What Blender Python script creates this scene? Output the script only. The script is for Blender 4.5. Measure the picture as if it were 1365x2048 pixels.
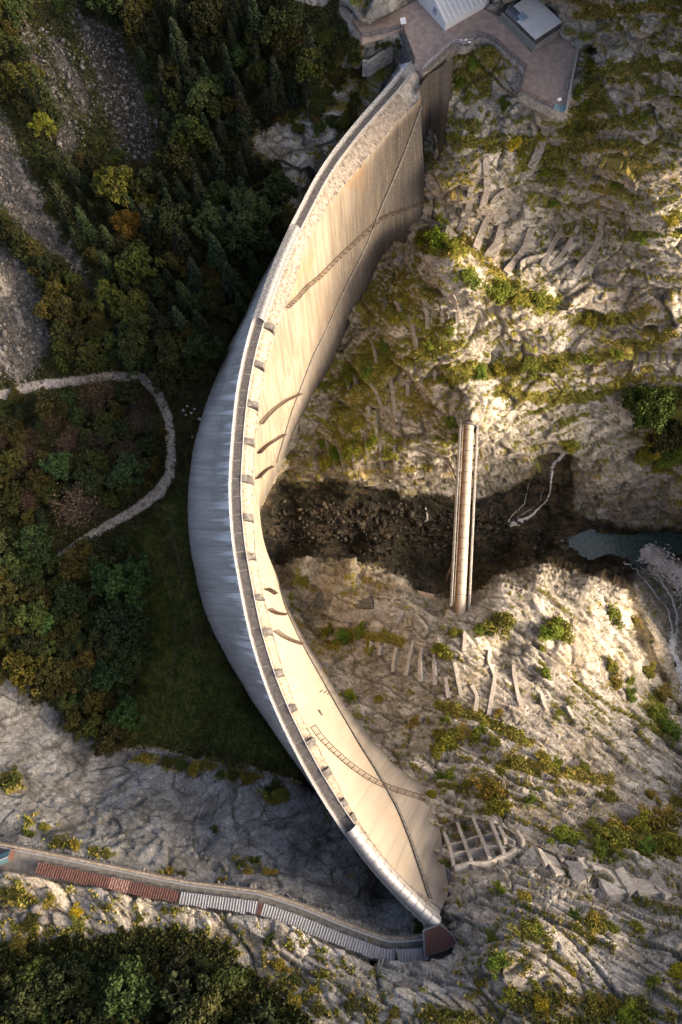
import bpy, math, random
import numpy as np
from mathutils import Vector, Matrix

for o in list(bpy.data.objects):
    bpy.data.objects.remove(o)
sc = bpy.context.scene
col = sc.collection
RNG = np.random.default_rng(7)
random.seed(7)

# ------------------------------------------------------------------ camera, sky, sun, exposure
F, TILT, HC = 1450.0, 14.0, 138.0          # focal length (px of the photograph), tilt from straight down, height over the crest
CT, ST = math.cos(math.radians(TILT)), math.sin(math.radians(TILT))
cam_d = bpy.data.cameras.new('camera')
cam = bpy.data.objects.new('camera', cam_d)
col.objects.link(cam)
cam.location = (0, 0, HC)
cam.rotation_euler = (math.radians(TILT), 0, 0)
cam_d.sensor_fit = 'VERTICAL'
cam_d.sensor_height = 36.0
cam_d.lens = 36.0 * F / 2048.0
cam_d.clip_start = 1.0
cam_d.clip_end = 3000.0
sc.camera = cam

SUN_EL, SUN_AZ = 22.0, -9.0                  # azimuth counted from +X towards +Y
world = bpy.data.worlds.new('World')
sc.world = world
world.use_nodes = True
wn = world.node_tree
sky = wn.nodes.new('ShaderNodeTexSky')
sky.sky_type = 'NISHITA'
sky.sun_disc = False
sky.air_density = 0.5
sky.dust_density = 8.0
sky.ozone_density = 0.0
sky.sun_elevation = math.radians(SUN_EL)
sky.sun_rotation = math.radians(90.0 - SUN_AZ)
bg = wn.nodes.get('Background') or wn.nodes.new('ShaderNodeBackground')
bg.inputs['Strength'].default_value = 0.15
wn.links.new(sky.outputs[0], bg.inputs[0])
sun_d = bpy.data.lights.new('sun', 'SUN')
sun_d.energy = 2.4
sun_d.angle = math.radians(20.0)
sun_d.color = (1.0, 0.73, 0.45)
sun = bpy.data.objects.new('sun', sun_d)
col.objects.link(sun)
sd = Vector((math.cos(math.radians(SUN_EL)) * math.cos(math.radians(SUN_AZ)),
             math.cos(math.radians(SUN_EL)) * math.sin(math.radians(SUN_AZ)), math.sin(math.radians(SUN_EL))))
sun.rotation_euler = sd.to_track_quat('Z', 'Y').to_euler()
sun.location = (200, 60, 200)
sc.view_settings.view_transform = 'Standard'
sc.view_settings.look = 'None'
sc.view_settings.exposure = 1.78
sc.view_settings.gamma = 1.0
sc.view_settings.use_curve_mapping = False
sc.cycles.use_denoising = True
sc.cycles.max_bounces = 5
sc.cycles.diffuse_bounces = 3
sc.cycles.transparent_max_bounces = 8

# ------------------------------------------------------------------ survey helpers
def P(px, py, z):
    """Ground position of a surveyed photo point lying at height z."""
    px, py, z = np.asarray(px, float), np.asarray(py, float), np.asarray(z, float)
    a = (px - 682.5) / F
    b = (1024.0 - py) / F
    t = (HC - z) / (CT - b * ST)
    return np.stack(np.broadcast_arrays(a * t, (ST + b * CT) * t, z + 0 * t), -1)

def proj(p):
    p = np.asarray(p, float)
    d = p - np.array([0, 0, HC])
    depth = d[..., 1] * ST - d[..., 2] * CT
    up = d[..., 1] * CT + d[..., 2] * ST
    return 682.5 + F * d[..., 0] / depth, 1024.0 - F * up / depth

def Zc(z):
    z = np.asarray(z, float)
    return np.where(z > -30, z, -30 + (z + 30) * 0.62)

def lerp(a, b, t):
    return a + (b - a) * t

def sstep(e0, e1, x):
    t = np.clip((x - e0) / (e1 - e0), 0, 1)
    return t * t * (3 - 2 * t)

def resample(pts, n):
    pts = np.asarray(pts, float)
    d = np.r_[0, np.cumsum(np.linalg.norm(np.diff(pts, axis=0), axis=1))]
    u = np.linspace(0, d[-1], n)
    return np.stack([np.interp(u, d, pts[:, k]) for k in range(pts.shape[1])], 1)

def smooth_line(pts, n, it=4):
    p = resample(pts, n)
    for _ in range(it):
        p[1:-1] = (p[:-2] + 2 * p[1:-1] + p[2:]) / 4
    return p

# vectorised gradient noise
_perm = np.random.default_rng(3).permutation(256)
_perm = np.r_[_perm, _perm, _perm]
_gr = np.random.default_rng(5).normal(size=(256, 3))
_gr /= np.linalg.norm(_gr, axis=1)[:, None]
def pnoise(p):
    i = np.floor(p).astype(np.int64)
    f = p - i
    i &= 255
    w = f * f * f * (f * (f * 6 - 15) + 10)
    out = 0
    for dx in (0, 1):
        wx = w[..., 0] if dx else 1 - w[..., 0]
        hx = _perm[i[..., 0] + dx]
        for dy in (0, 1):
            wy = w[..., 1] if dy else 1 - w[..., 1]
            hy = _perm[hx + i[..., 1] + dy]
            for dz in (0, 1):
                wz = w[..., 2] if dz else 1 - w[..., 2]
                g = _gr[_perm[hy + i[..., 2] + dz]]
                out = out + wx * wy * wz * (g[..., 0] * (f[..., 0] - dx) + g[..., 1] * (f[..., 1] - dy) + g[..., 2] * (f[..., 2] - dz))
    return out * 1.5
def fbm(p, oct=4, gain=0.5, ridged=False):
    a, s, o = 1.0, 0.0, 0.0
    for k in range(oct):
        n = pnoise(p * (2.03 ** k) + 17.3 * k)
        if ridged:
            n = 1 - 2 * np.abs(n)
        o = o + a * n
        s += a
        a *= gain
    return o / s
def worley(p):
    """distance to nearest and second nearest feature, and a random value of the nearest cell"""
    i = np.floor(p).astype(np.int64)
    f = p - i
    d1 = np.full(p.shape[:-1], 9.0)
    d2 = d1.copy()
    rv = np.zeros_like(d1)
    rr = np.random.default_rng(11).random((256, 4))
    tl = np.random.default_rng(12).normal(size=(256, 3))
    fct = np.zeros_like(d1)
    for dx in (-1, 0, 1):
        for dy in (-1, 0, 1):
            for dz in (-1, 0, 1):
                h = _perm[_perm[_perm[(i[..., 0] + dx) & 255] + ((i[..., 1] + dy) & 255)] + ((i[..., 2] + dz) & 255)]
                r = rr[h]
                ex, ey, ez = dx + r[..., 0] - f[..., 0], dy + r[..., 1] - f[..., 1], dz + r[..., 2] - f[..., 2]
                d = ex * ex + ey * ey + ez * ez
                q = tl[h]
                near = d < d1
                d2 = np.where(near, d1, np.minimum(d2, d))
                rv = np.where(near, r[..., 3], rv)
                fct = np.where(near, q[..., 0] * ex + q[..., 1] * ey + q[..., 2] * ez, fct)
                d1 = np.where(near, d, d1)
    return np.sqrt(d1), np.sqrt(d2), rv, fct

# ------------------------------------------------------------------ mesh and object helpers
ROOT = {}
def setp(o, label=None, cat=None, group=None, kind=None):
    if label: o['label'] = label
    if cat: o['category'] = cat
    if group: o['group'] = group
    if kind: o['kind'] = kind
    return o

def empty(name, loc, label=None, cat=None, group=None):
    o = bpy.data.objects.new(name, None)
    col.objects.link(o)
    o.empty_display_size = 0.5
    o.location = tuple(float(v) for v in loc)
    ROOT[o.name] = np.array(loc, float)
    return setp(o, label, cat, group)

def new_mesh(name, v, f, mat, smooth=False):
    me = bpy.data.meshes.new(name)
    v = np.asarray(v, float)
    me.from_pydata(v.tolist(), [], [list(map(int, q)) for q in f])
    if mat is not None:
        for m in (mat if isinstance(mat, (list, tuple)) else [mat]):
            me.materials.append(m)
    if smooth:
        me.polygons.foreach_set('use_smooth', np.ones(len(me.polygons), bool))
    me.update()
    return me

def link_mesh(name, me, parent=None, loc=(0, 0, 0)):
    o = bpy.data.objects.new(name, me)
    col.objects.link(o)
    o.location = tuple(float(v) for v in loc)
    if parent is not None:
        o.parent = parent
        ROOT[o.name] = ROOT[parent.name]
    else:
        ROOT[o.name] = np.array(loc, float)
    return o

class MB:
    def __init__(self):
        self.v, self.f, self.m = [], [], []
        self.mi = 0
    def add(self, v, f):
        b = len(self.v)
        self.v.extend([tuple(map(float, q)) for q in v])
        for q in f:
            self.f.append(tuple(int(k) + b for k in q))
            self.m.append(self.mi)
        return self
    def box(self, c, ax, ay, az):
        """centre and three half-axis vectors"""
        c, ax, ay, az = map(lambda q: np.asarray(q, float), (c, ax, ay, az))
        v = [c + sx * ax + sy * ay + sz * az for sx in (-1, 1) for sy in (-1, 1) for sz in (-1, 1)]
        f = [(0, 1, 3, 2), (4, 6, 7, 5), (0, 4, 5, 1), (2, 3, 7, 6), (0, 2, 6, 4), (1, 5, 7, 3)]
        if np.dot(np.cross(ax, ay), az) < 0:
            f = [q[::-1] for q in f]
        return self.add(v, f)
    def prism(self, top, down):
        """closed prism: polygon and an offset vector to its other face"""
        top = np.asarray(top, float)
        n = len(top)
        v = np.r_[top, top + np.asarray(down, float)]
        f = [tuple(range(n)), tuple(range(2 * n - 1, n - 1, -1))]
        f += [(k, n + k, n + (k + 1) % n, (k + 1) % n) for k in range(n)]
        return self.add(v, f)
    def sweep(self, pts, sec, closed_sec=True, caps=True, side=None, up=(0, 0, 1)):
        """sweep a 2-D section (side, up) along a 3-D line"""
        pts = np.asarray(pts, float)
        n, m = len(pts), np.asarray(sec).shape[-2]
        t = np.gradient(pts, axis=0) if n > 2 else np.repeat([pts[1] - pts[0]], 2, 0)
        t /= np.maximum(np.linalg.norm(t, axis=1), 1e-9)[:, None]
        up = np.asarray(up, float)
        if up.ndim == 1:
            up = np.repeat([up], n, 0)
        s = np.cross(t, up)
        s /= np.maximum(np.linalg.norm(s, axis=1), 1e-9)[:, None]
        u = np.cross(s, t)
        sec = np.asarray(sec, float)
        if sec.ndim == 2:
            sec = np.repeat([sec], n, 0)
        v = pts[:, None, :] + sec[:, :, :1] * s[:, None, :] + sec[:, :, 1:] * u[:, None, :]
        f = []
        mm = m if closed_sec else m - 1
        for i in range(n - 1):
            for j in range(mm):
                k = (j + 1) % m
                f.append((i * m + j, i * m + k, (i + 1) * m + k, (i + 1) * m + j))
        if caps and closed_sec:
            f.append(tuple(range(m - 1, -1, -1)))
            f.append(tuple((n - 1) * m + j for j in range(m)))
        return self.add(v.reshape(-1, 3), f)
    def tube(self, pts, r, n=6):
        pts = np.asarray(pts, float)
        d = pts[-1] - pts[0]
        up = (0, 0, 1) if abs(d[2]) < 0.9 * np.linalg.norm(d) + 1e-9 else (1, 0.1, 0)
        a = np.linspace(0, 2 * math.pi, n, endpoint=False)
        sec = np.stack([np.cos(a), np.sin(a)], 1)
        r = np.asarray(r, float)
        sec = sec * r if r.ndim == 0 else sec[None] * r[:, None, None]
        return self.sweep(pts, sec, up=up)
    def build(self, name, mat, parent=None, loc=None, smooth=False, label=None, cat=None, group=None, kind=None):
        v = np.asarray(self.v, float)
        base = ROOT[parent.name] if parent is not None else (np.asarray(loc, float) if loc is not None else np.array([*(v[:, :2].mean(0)), v[:, 2].min()]))
        me = new_mesh(name, v - base, self.f, mat, smooth)
        if max(self.m) > 0:
            me.polygons.foreach_set('material_index', np.array(self.m, np.int32))
        o = link_mesh(name, me, parent, (0, 0, 0) if parent is not None else base)
        return setp(o, label, cat, group, kind)

# ------------------------------------------------------------------ materials
class NT:
    def __init__(self, name):
        self.mat = bpy.data.materials.new(name)
        self.mat.use_nodes = True
        self.t = self.mat.node_tree
        self.t.nodes.clear()
        self.out = self.n('ShaderNodeOutputMaterial')
    def n(self, kind, **kw):
        nd = self.t.nodes.new(kind)
        for k, v in kw.items():
            setattr(nd, k, v)
        return nd
    def put(self, sock, v):
        if isinstance(v, bpy.types.NodeSocket):
            self.t.links.new(v, sock)
        elif isinstance(v, (tuple, list)) and len(v) == 3 and sock.type == 'RGBA':
            sock.default_value = (*v, 1)
        else:
            sock.default_value = v
    def geo(self):
        return self.n('ShaderNodeNewGeometry').outputs['Position']
    def objc(self):
        return self.n('ShaderNodeTexCoord').outputs['Object']
    def uv(self):
        return self.n('ShaderNodeTexCoord').outputs['UV']
    def attr(self, name):
        a = self.n('ShaderNodeAttribute')
        a.attribute_name = name
        return a
    def sep(self, v):
        s = self.n('ShaderNodeSeparateXYZ')
        self.put(s.inputs[0], v)
        return s.outputs
    def vmul(self, v, k):
        m = self.n('ShaderNodeVectorMath', operation='MULTIPLY')
        self.put(m.inputs[0], v)
        m.inputs[1].default_value = k
        return m.outputs[0]
    def vadd(self, v, w):
        m = self.n('ShaderNodeVectorMath', operation='ADD')
        self.put(m.inputs[0], v)
        self.put(m.inputs[1], w)
        return m.outputs[0]
    def noise(self, v, scale, detail=4, rough=0.55, col=False):
        m = self.n('ShaderNodeTexNoise')
        self.put(m.inputs['Vector'], v)
        m.inputs['Scale'].default_value = scale
        m.inputs['Detail'].default_value = detail
        m.inputs['Roughness'].default_value = rough
        return m.outputs['Color' if col else 'Fac']
    def vor(self, v, scale, feature='F1', rand=1.0, out='Distance'):
        m = self.n('ShaderNodeTexVoronoi', feature=feature)
        self.put(m.inputs['Vector'], v)
        m.inputs['Scale'].default_value = scale
        m.inputs['Randomness'].default_value = rand
        return m.outputs[out]
    def m(self, op, a, b=0.0, clamp=False):
        m = self.n('ShaderNodeMath', operation=op, use_clamp=clamp)
        self.put(m.inputs[0], a)
        self.put(m.inputs[1], b)
        return m.outputs[0]
    def rng(self, v, a, b, c=0.0, d=1.0, smooth=True):
        m = self.n('ShaderNodeMapRange')
        m.interpolation_type = 'SMOOTHSTEP' if smooth else 'LINEAR'
        self.put(m.inputs['Value'], v)
        m.inputs['From Min'].default_value = a
        m.inputs['From Max'].default_value = b
        m.inputs['To Min'].default_value = c
        m.inputs['To Max'].default_value = d
        return m.outputs['Result']
    def mix(self, fac, a, b, mode='MIX'):
        m = self.n('ShaderNodeMix', data_type='RGBA', blend_type=mode)
        self.put(m.inputs['Factor'], fac)
        self.put(m.inputs['A'] if False else m.inputs[6], a)
        self.put(m.inputs[7], b)
        return m.outputs[2]
    def bump(self, h, strength=0.5, dist=0.3, nrm=None):
        b = self.n('ShaderNodeBump')
        b.inputs['Strength'].default_value = strength
        b.inputs['Distance'].default_value = dist
        self.put(b.inputs['Height'], h)
        if nrm is not None:
            self.put(b.inputs['Normal'], nrm)
        return b.outputs[0]
    def bsdf(self, color, rough=0.85, metal=0.0, nrm=None, spec=0.3, alpha=None, trans=None):
        b = self.n('ShaderNodeBsdfPrincipled')
        self.put(b.inputs['Base Color'], color)
        self.put(b.inputs['Roughness'], rough)
        self.put(b.inputs['Metallic'], metal)
        b.inputs['Specular IOR Level'].default_value = spec
        if nrm is not None:
            self.put(b.inputs['Normal'], nrm)
        if alpha is not None:
            self.put(b.inputs['Alpha'], alpha)
        if trans is not None:
            b.inputs['Transmission Weight'].default_value = trans
        self.t.links.new(b.outputs[0], self.out.inputs[0])
        return self.mat

def simple(name, c, rough=0.8, metal=0.0, var=0.25, scale=1.5, dark=None, bump=0.3, spec=0.3):
    t = NT(name)
    p = t.geo()
    n1 = t.noise(p, scale, 5, 0.6)
    n2 = t.noise(p, scale * 6, 3, 0.6)
    c2 = dark if dark is not None else tuple(k * (1 - var * 1.6) for k in c)
    colr = t.mix(t.rng(n1, 0.35, 0.68), c2, c)
    colr = t.mix(t.m('MULTIPLY', t.rng(n2, 0.5, 0.75), 0.5), colr, tuple(k * (1 - var) for k in c))
    return t.bsdf(colr, rough, metal, t.bump(n2, bump, 0.05), spec)
# ------------------------------------------------------------------ survey of the dam (photo px)
U0 = [(824,121),(808,145),(781,179),(753,210),(719,248),(688,286),(657,327),(629,372),(605,420),(584,460),(560,512),(536,572),(512,641),(498,689),(487,738),(477,793),(470,862),(465,931),(463,979),(465,1030),(470,1089),(480,1150),(491,1208),(503,1266),(520,1325),(540,1383),(563,1437),(590,1492),(621,1550),(656,1608),(684,1651),(742,1729),(788,1779),(827,1818),(866,1853)]
# upstream foot: photo px, height
U1 = [(812,112,-5),(796,138,-8),(772,172,-14),(744,205,-17),(712,243,-19),(682,284,-21),(651,327,-23),(622,374,-25),(598,422,-26),(572,472,-27),(545,520,-28),(503,600,-30),(474,662,-32),(454,700,-33),(432,755,-35),(414,800,-36),(395,865,-38),(383,925,-39),(376,985,-40),(375,1030,-40),(380,1092,-40),(391,1144,-40),(404,1205,-40),(424,1258,-39),(448,1303,-39),(485,1367,-38),(530,1438,-36),(566,1492,-34),(605,1545,-32),(644,1598,-29),(676,1645,-26),(733,1729,-19),(779,1781,-14),(819,1823,-8),(858,1862,-4)]
DP = [(842,200,857,432,-42),(815,222,829,465,-48),(787,248,795,492,-58),(743,303,760,517,-66),(691,362,736,578,-78),(653,410,705,634,-92),(622,465,684,682,-104),(601,513,660,739,-118),(575,590,637,772,-126),(549,665,615,814,-136),(530,731,593,861,-146),(518,807,575,905,-158),(510,882,555,955,-168),(506,958,530,1000,-178),(507,1034,512,1041,-185),(512,1116,530,1112,-178),(525,1185,556,1150,-165),(547,1270,578,1215,-145),(567,1344,612,1278,-126),(594,1418,652,1344,-106),(633,1488,690,1410,-90),(668,1554,735,1472,-74),(707,1628,790,1522,-58),(738,1674,830,1560,-46),(773,1721,860,1605,-36),(812,1764,880,1660,-24),(850,1795,886,1730,-13),(885,1815,898,1785,-4)]

# ------------------------------------------------------------------ terrain survey: photo px, height over the crest (deep ones compressed by Zc); unseen margins and some heights shaped for shade
CP = '''
330 1250 -40|300 1400 -38|250 1480 -34|400 1490 -36|560 1575 -31|220 1100 -37|330 1100 -40|420 1400 -38
640 300 -22|740 175 -14|690 230 -18|785 185 -22|800 130 -12|600 400 -30|530 470 -33|480 560 -33|800 95 -3|720 110 -5|770 110 -6
40 1705 0|150 1728 0|250 1750 0|370 1775 0|520 1795 0|600 1822 0|683 1858 0|770 1890 0|850 1890 0|880 1880 0
40 1730 3|150 1750 3|250 1772 3|370 1800 3|520 1823 3|600 1858 3|683 1890 3|760 1930 4|850 1918 4|920 1895 4
40 1690 -2|150 1712 -2|250 1736 -2|370 1762 -2|520 1780 -2|600 1806 -2|683 1840 -2|770 1872 -2.5|830 1865 -4
0 1340 -28|100 1405 -30|220 1490 -33|350 1515 -33|0 1500 -23|200 1600 -24|400 1650 -22|550 1700 -18|600 1625 -26|660 1700 -19|720 1760 -16|780 1820 -11|740 1830 -9|760 1790 -22|810 1845 -7
300 1560 -26|450 1590 -25|500 1550 -30|650 1660 -26
0 1800 3.5|100 1900 6|300 1850 3.5|300 2000 10|0 2048 12|600 1920 5|700 2000 10|850 1950 8|600 2048 13|450 1880 4|150 1790 3.5|450 1970 8
0 770 -31|150 770 -34|300 770 -37|345 900 -39|330 980 -39|200 1060 -37|0 1000 -32|0 1200 -29|150 1200 -34|150 900 -35|60 1300 -29|280 1300 -38
0 300 -24|60 500 -28|200 600 -31|150 250 -23|0 0 -14|150 100 -17|250 200 -23|320 330 -26|450 100 -13|450 300 -22|400 450 -29|500 430 -32|330 600 -33|560 350 -27|600 60 -5|560 200 -15|650 120 -9|100 650 -29|680 60 -3|300 0 -13|600 10 -2
690 25 0|720 60 0|800 50 0|822 100 0|900 60 0|880 95 0|1000 60 0|1060 110 0|1130 110 0|1110 195 0|1065 170 0|940 30 0|850 120 0|960 60 0|1145 80 .5|830 30 0|880 -30 0|950 -40 1|770 60 0
770 15 4|1000 5 5|1080 -20 9|1130 20 8|720 10 3
860 160 -5|950 100 -2|990 140 -4|920 150 -7|1010 190 -6|1070 225 -6|1110 245 -8|1165 140 -1|1165 250 -9|880 140 -6
915 190 -8|960 240 -9|907 300 -14|893 380 -22|950 400 -25|1000 330 -16|960 320 -14|1100 320 -17|1100 450 -40|1000 500 -50|1040 540 -52|905 478 -46|960 515 -48|880 500 -40|905 515 -32|950 550 -34|860 520 -44|820 560 -56|1000 590 -46|1060 625 -56|1200 300 -6|1200 450 -32|1200 560 -54|1300 200 5|1300 400 -14|1340 550 -40|1250 80 14|1365 0 24|1365 200 12|1200 20 10|1180 85 3|1190 115 0|1140 300 -12|1050 260 -12
765 545 -68|745 610 -78|690 715 -107|800 650 -72|900 610 -52|850 700 -78|620 830 -132|750 800 -112|700 890 -128|850 800 -102|940 842 -84|915 822 -88|965 822 -88|1000 700 -85|1150 650 -70|1300 650 -58|1050 850 -105|1200 750 -86|1365 700 -62|700 945 -143|800 945 -140|880 930 -128|600 955 -162|560 985 -182|540 1050 -190|600 1070 -191|700 1060 -191|800 1070 -191|950 1070 -190|880 1010 -180|750 1000 -174|1050 930 -135|1050 990 -180|1000 1000 -180|1130 890 -118|1100 960 -165|1200 950 -140|1300 850 -112|1365 760 -80|1250 1000 -165|1365 1020 -165|1250 1060 -188|1150 1065 -190|1365 1085 -198|1150 1095 -196|1250 1095 -199|1330 1100 -198|1200 1085 -197|1050 1080 -188
560 1120 -186|600 1105 -190|700 1108 -190|820 1130 -190|900 1150 -188|1000 1120 -190|1080 1105 -191|1180 1125 -191|1270 1150 -188
575 1145 -150|600 1134 -128|700 1130 -118|800 1160 -110|835 1192 -100|900 1204 -99|960 1185 -98|1000 1155 -104|1080 1137 -112|1180 1157 -118|1258 1180 -122|1310 1290 -116|1365 1420 -104
1300 1180 -180|1340 1260 -166|1375 1340 -150|1330 1120 -190|1365 1150 -180
700 1200 -112|600 1240 -138|800 1250 -98|660 1330 -110|740 1455 -80|900 1350 -74|820 1525 -54|1000 1300 -84|1000 1500 -50|900 1600 -37|890 1660 -26|1150 1350 -84|1150 1550 -48|1300 1450 -82|1300 1600 -48|1365 1550 -72|1000 1650 -22|905 1700 -19|905 1760 -9|1100 1735 -11|1300 1770 -10|1365 1700 -26|1000 1790 0|925 1850 3|1200 1830 3|1365 1850 5|1000 2000 13|1000 1930 15|950 1900 10|1200 2000 13|1365 2048 18|910 1810 0|1100 1820 5
-260 -260 -5|-260 300 -18|-260 800 -22|-260 1300 -15|-260 1700 0|-260 2308 26|300 -260 -2|700 -260 12|1000 -260 25|1300 -260 50|1625 -260 70|1625 0 48|1625 200 22|1625 330 -6|1625 420 -22|1625 560 -48|1625 760 -50|1625 1000 -80|1625 1100 -95|1625 1250 -110|1625 1500 -45|1625 1800 5|1625 2308 40|1200 2308 30|800 2308 24|300 2308 26
'''
cp = np.array([[float(q) for q in e.split()] for l in CP.strip().splitlines() for e in l.split('|')])
ext = [(x, y, z) for x, y, z in U1[3:-3]] + [(x1, y1, z) for _, _, x1, y1, z in DP]
mid = []
for (ux, uy), (vx, vy, vz) in zip(U0[4:-4:3], U1[4:-4:3]):      # the buried core of the dam
    mid.append((ux + 6, uy + 4, vz - 28))
cp = np.r_[cp, np.array(ext, float), np.array(mid, float)]
cp[:, 2] = Zc(cp[:, 2])
_, ui = np.unique(cp[:, :2].round(0), axis=0, return_index=True)
cp = cp[ui]

STEP = 2.6
gx = np.arange(-260, 1626, STEP)
gy = np.arange(-260, 2309, STEP)
NX, NY = len(gx), len(gy)
GX, GY = np.meshgrid(gx, gy)
# polyharmonic interpolation on a coarse grid, then bilinear refinement
def rbf_fit(c, z, lam=2.0):
    r = np.linalg.norm(c[:, None] - c[None], axis=2)
    n = len(c)
    A = np.zeros((n + 3, n + 3))
    A[:n, :n] = -r + lam * np.eye(n) * -1
    A[:n, n] = 1; A[:n, n + 1:] = c / 1000
    A[n, :n] = 1; A[n + 1:, :n] = c.T / 1000
    return np.linalg.solve(A, np.r_[z, 0, 0, 0])
W = rbf_fit(cp[:, :2], cp[:, 2])
CS = 9.0
cxg = np.arange(-270, 1640, CS); cyg = np.arange(-270, 2325, CS)
CX, CY = np.meshgrid(cxg, cyg)
Q = np.stack([CX.ravel(), CY.ravel()], 1)
ZC = np.zeros(len(Q))
for i in range(0, len(Q), 8000):
    q = Q[i:i + 8000]
    r = np.sqrt(((q[:, None] - cp[None, :, :2]) ** 2).sum(2))
    ZC[i:i + 8000] = -r @ W[:-3] + W[-3] + q @ W[-2:] / 1000
ZC = ZC.reshape(CX.shape)
def blur(a, k=1, it=1):
    for _ in range(it):
        for ax in (0, 1):
            p = np.pad(a, [(k, k) if d == ax else (0, 0) for d in (0, 1)], mode='edge')
            c = np.cumsum(p, axis=ax)
            c = np.insert(c, 0, 0, axis=ax)
            n = 2 * k + 1
            a = (np.take(c, range(n, c.shape[ax]), axis=ax) - np.take(c, range(0, c.shape[ax] - n), axis=ax)) / n
    return a
ZC = 0.5 * ZC + 0.5 * blur(ZC, 1, 1)
def bil(grid, x0, y0, st, x, y):
    u = np.clip((np.asarray(x, float) - x0) / st, 0, grid.shape[1] - 1.001)
    v = np.clip((np.asarray(y, float) - y0) / st, 0, grid.shape[0] - 1.001)
    i, j = u.astype(int), v.astype(int)
    a, b = u - i, v - j
    if grid.ndim == 3:
        a, b = a[..., None], b[..., None]
    return (grid[j, i] * (1 - a) + grid[j, i + 1] * a) * (1 - b) + (grid[j + 1, i] * (1 - a) + grid[j + 1, i + 1] * a) * b
Z0 = blur(bil(ZC, -270, -270, CS, GX, GY), 2, 1)

# ------------------------------------------------------------------ masks on the survey grid
def poly_mask(pts, soft=4):
    pts = np.asarray(pts, float)
    wob = 7 * pnoise(np.stack([GX * 0.035, GY * 0.035, 0 * GX + 3.3], -1)) + 4 * pnoise(np.stack([GX * 0.11, GY * 0.11, 0 * GX + 1.1], -1))
    X, Y = GX + wob, GY - wob
    ins = np.zeros(GX.shape, bool)
    n = len(pts)
    for k in range(n):
        (x1, y1), (x2, y2) = pts[k], pts[(k + 1) % n]
        if y1 == y2:
            continue
        c = ((y1 > Y) != (y2 > Y)) & (X < (x2 - x1) * (Y - y1) / (y2 - y1) + x1)
        ins ^= c
    m = ins.astype(float)
    return blur(m, soft, 2) if soft else m
def line_dist(pts):
    """distance (px) of each grid node to a polyline, and the value of the third column there"""
    pts = np.asarray(pts, float)
    best = np.full(GX.shape, 1e9)
    val = np.zeros(GX.shape)
    x0, x1 = pts[:, 0].min() - 90, pts[:, 0].max() + 90
    y0, y1 = pts[:, 1].min() - 90, pts[:, 1].max() + 90
    i0, i1 = np.searchsorted(gx, [x0, x1]); j0, j1 = np.searchsorted(gy, [y0, y1])
    sx, sy = GX[j0:j1, i0:i1], GY[j0:j1, i0:i1]
    b, vv = best[j0:j1, i0:i1], val[j0:j1, i0:i1]
    for p, q in zip(pts[:-1], pts[1:]):
        d = q[:2] - p[:2]
        t = np.clip(((sx - p[0]) * d[0] + (sy - p[1]) * d[1]) / max(d @ d, 1e-9), 0, 1)
        r = np.hypot(sx - p[0] - t * d[0], sy - p[1] - t * d[1])
        if pts.shape[1] > 2:
            vv[...] = np.where(r < b, p[2] + t * (q[2] - p[2]), vv)
        b[...] = np.minimum(b, r)
    return best, val
def blob_mask(lst):
    m = np.zeros(GX.shape)
    for x, y, rx, ry, w in lst:
        m = np.maximum(m, w * np.exp(-(((GX - x) / rx) ** 2 + ((GY - y) / ry) ** 2)))
    return m

TERRACE = [(676,12),(684,28),(703,48),(725,80),(803,60),(808,75),(826,121),(832,134),(848,143),(908,88),(953,73),(981,80),(1051,140),(1039,186),(1106,221),(1131,227),(1155,102),(1112,64),(1062,104),(1000,34),(957,14),(957,-60),(820,-60),(832,2),(775,33),(745,46),(722,44),(706,30),(690,12)]
m_terr = np.maximum(np.maximum(poly_mask(TERRACE, 0), poly_mask([(995,25),(1066,-12),(1126,48),(1069,112)], 0)), poly_mask([(892,70),(824,4),(815,-90),(1010,-90),(965,8)], 0))
m_terr = np.clip(blur(m_terr, 3, 2) * 1.7, 0, 1)
GAL = [(-260,1660,0),(20,1704,0),(145,1729,0),(250,1751,0),(370,1776,0),(520,1795,0),(600,1822,0),(683,1857,0),(770,1889,0),(812,1889,0),(880,1882,0)]
gd, _ = line_dist(GAL)
gd2, _ = line_dist([(x, y + 15, z) for x, y, z in GAL])
m_gal = np.maximum(1 - sstep(9, 16, gd), 1 - sstep(15, 26, gd2))
Z0 = lerp(Z0, -0.30, m_gal)
Z0 = lerp(Z0, np.minimum(-0.55, Z0 * 0 - 0.55), m_terr)
ups = [(820,110)] + [(x - 4, y) for x, y in U0] + [(850,1870),(800,1872),(683,1840),(600,1806),(520,1780),(370,1762),(250,1736),(150,1712),(40,1690),(-300,1650),(-300,-300),(690,-300),(690,-20),(680,20),(725,85),(800,70)]
m_up = poly_mask(ups, 2)                       # the upstream side
m_rocky_top = np.maximum(poly_mask([(590,170),(680,110),(760,95),(830,120),(700,290),(600,420),(565,420),(560,330),(480,270),(520,255)], 8), 0)
m_slab = poly_mask([(-300,1330),(0,1338),(60,1375),(130,1420),(215,1488),(330,1505),(460,1530),(590,1560),(640,1580),(700,1655),(760,1735),(830,1830),(830,1870),(683,1842),(520,1782),(250,1738),(-300,1680)], 3)
m_forest = np.clip(m_up - m_slab - m_rocky_top, 0, 1)
m_meadow = poly_mask([(345,985),(375,975),(372,1090),(400,1215),(470,1360),(600,1545),(520,1530),(420,1500),(280,1480),(255,1400),(290,1300),(300,1180),(260,1080),(320,1030)], 6) * m_up
m_botwood = poly_mask([(-300,1870),(60,1880),(150,1865),(330,1850),(440,1870),(500,1940),(580,1990),(640,2060),(640,2330),(-300,2330)], 8)
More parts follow.
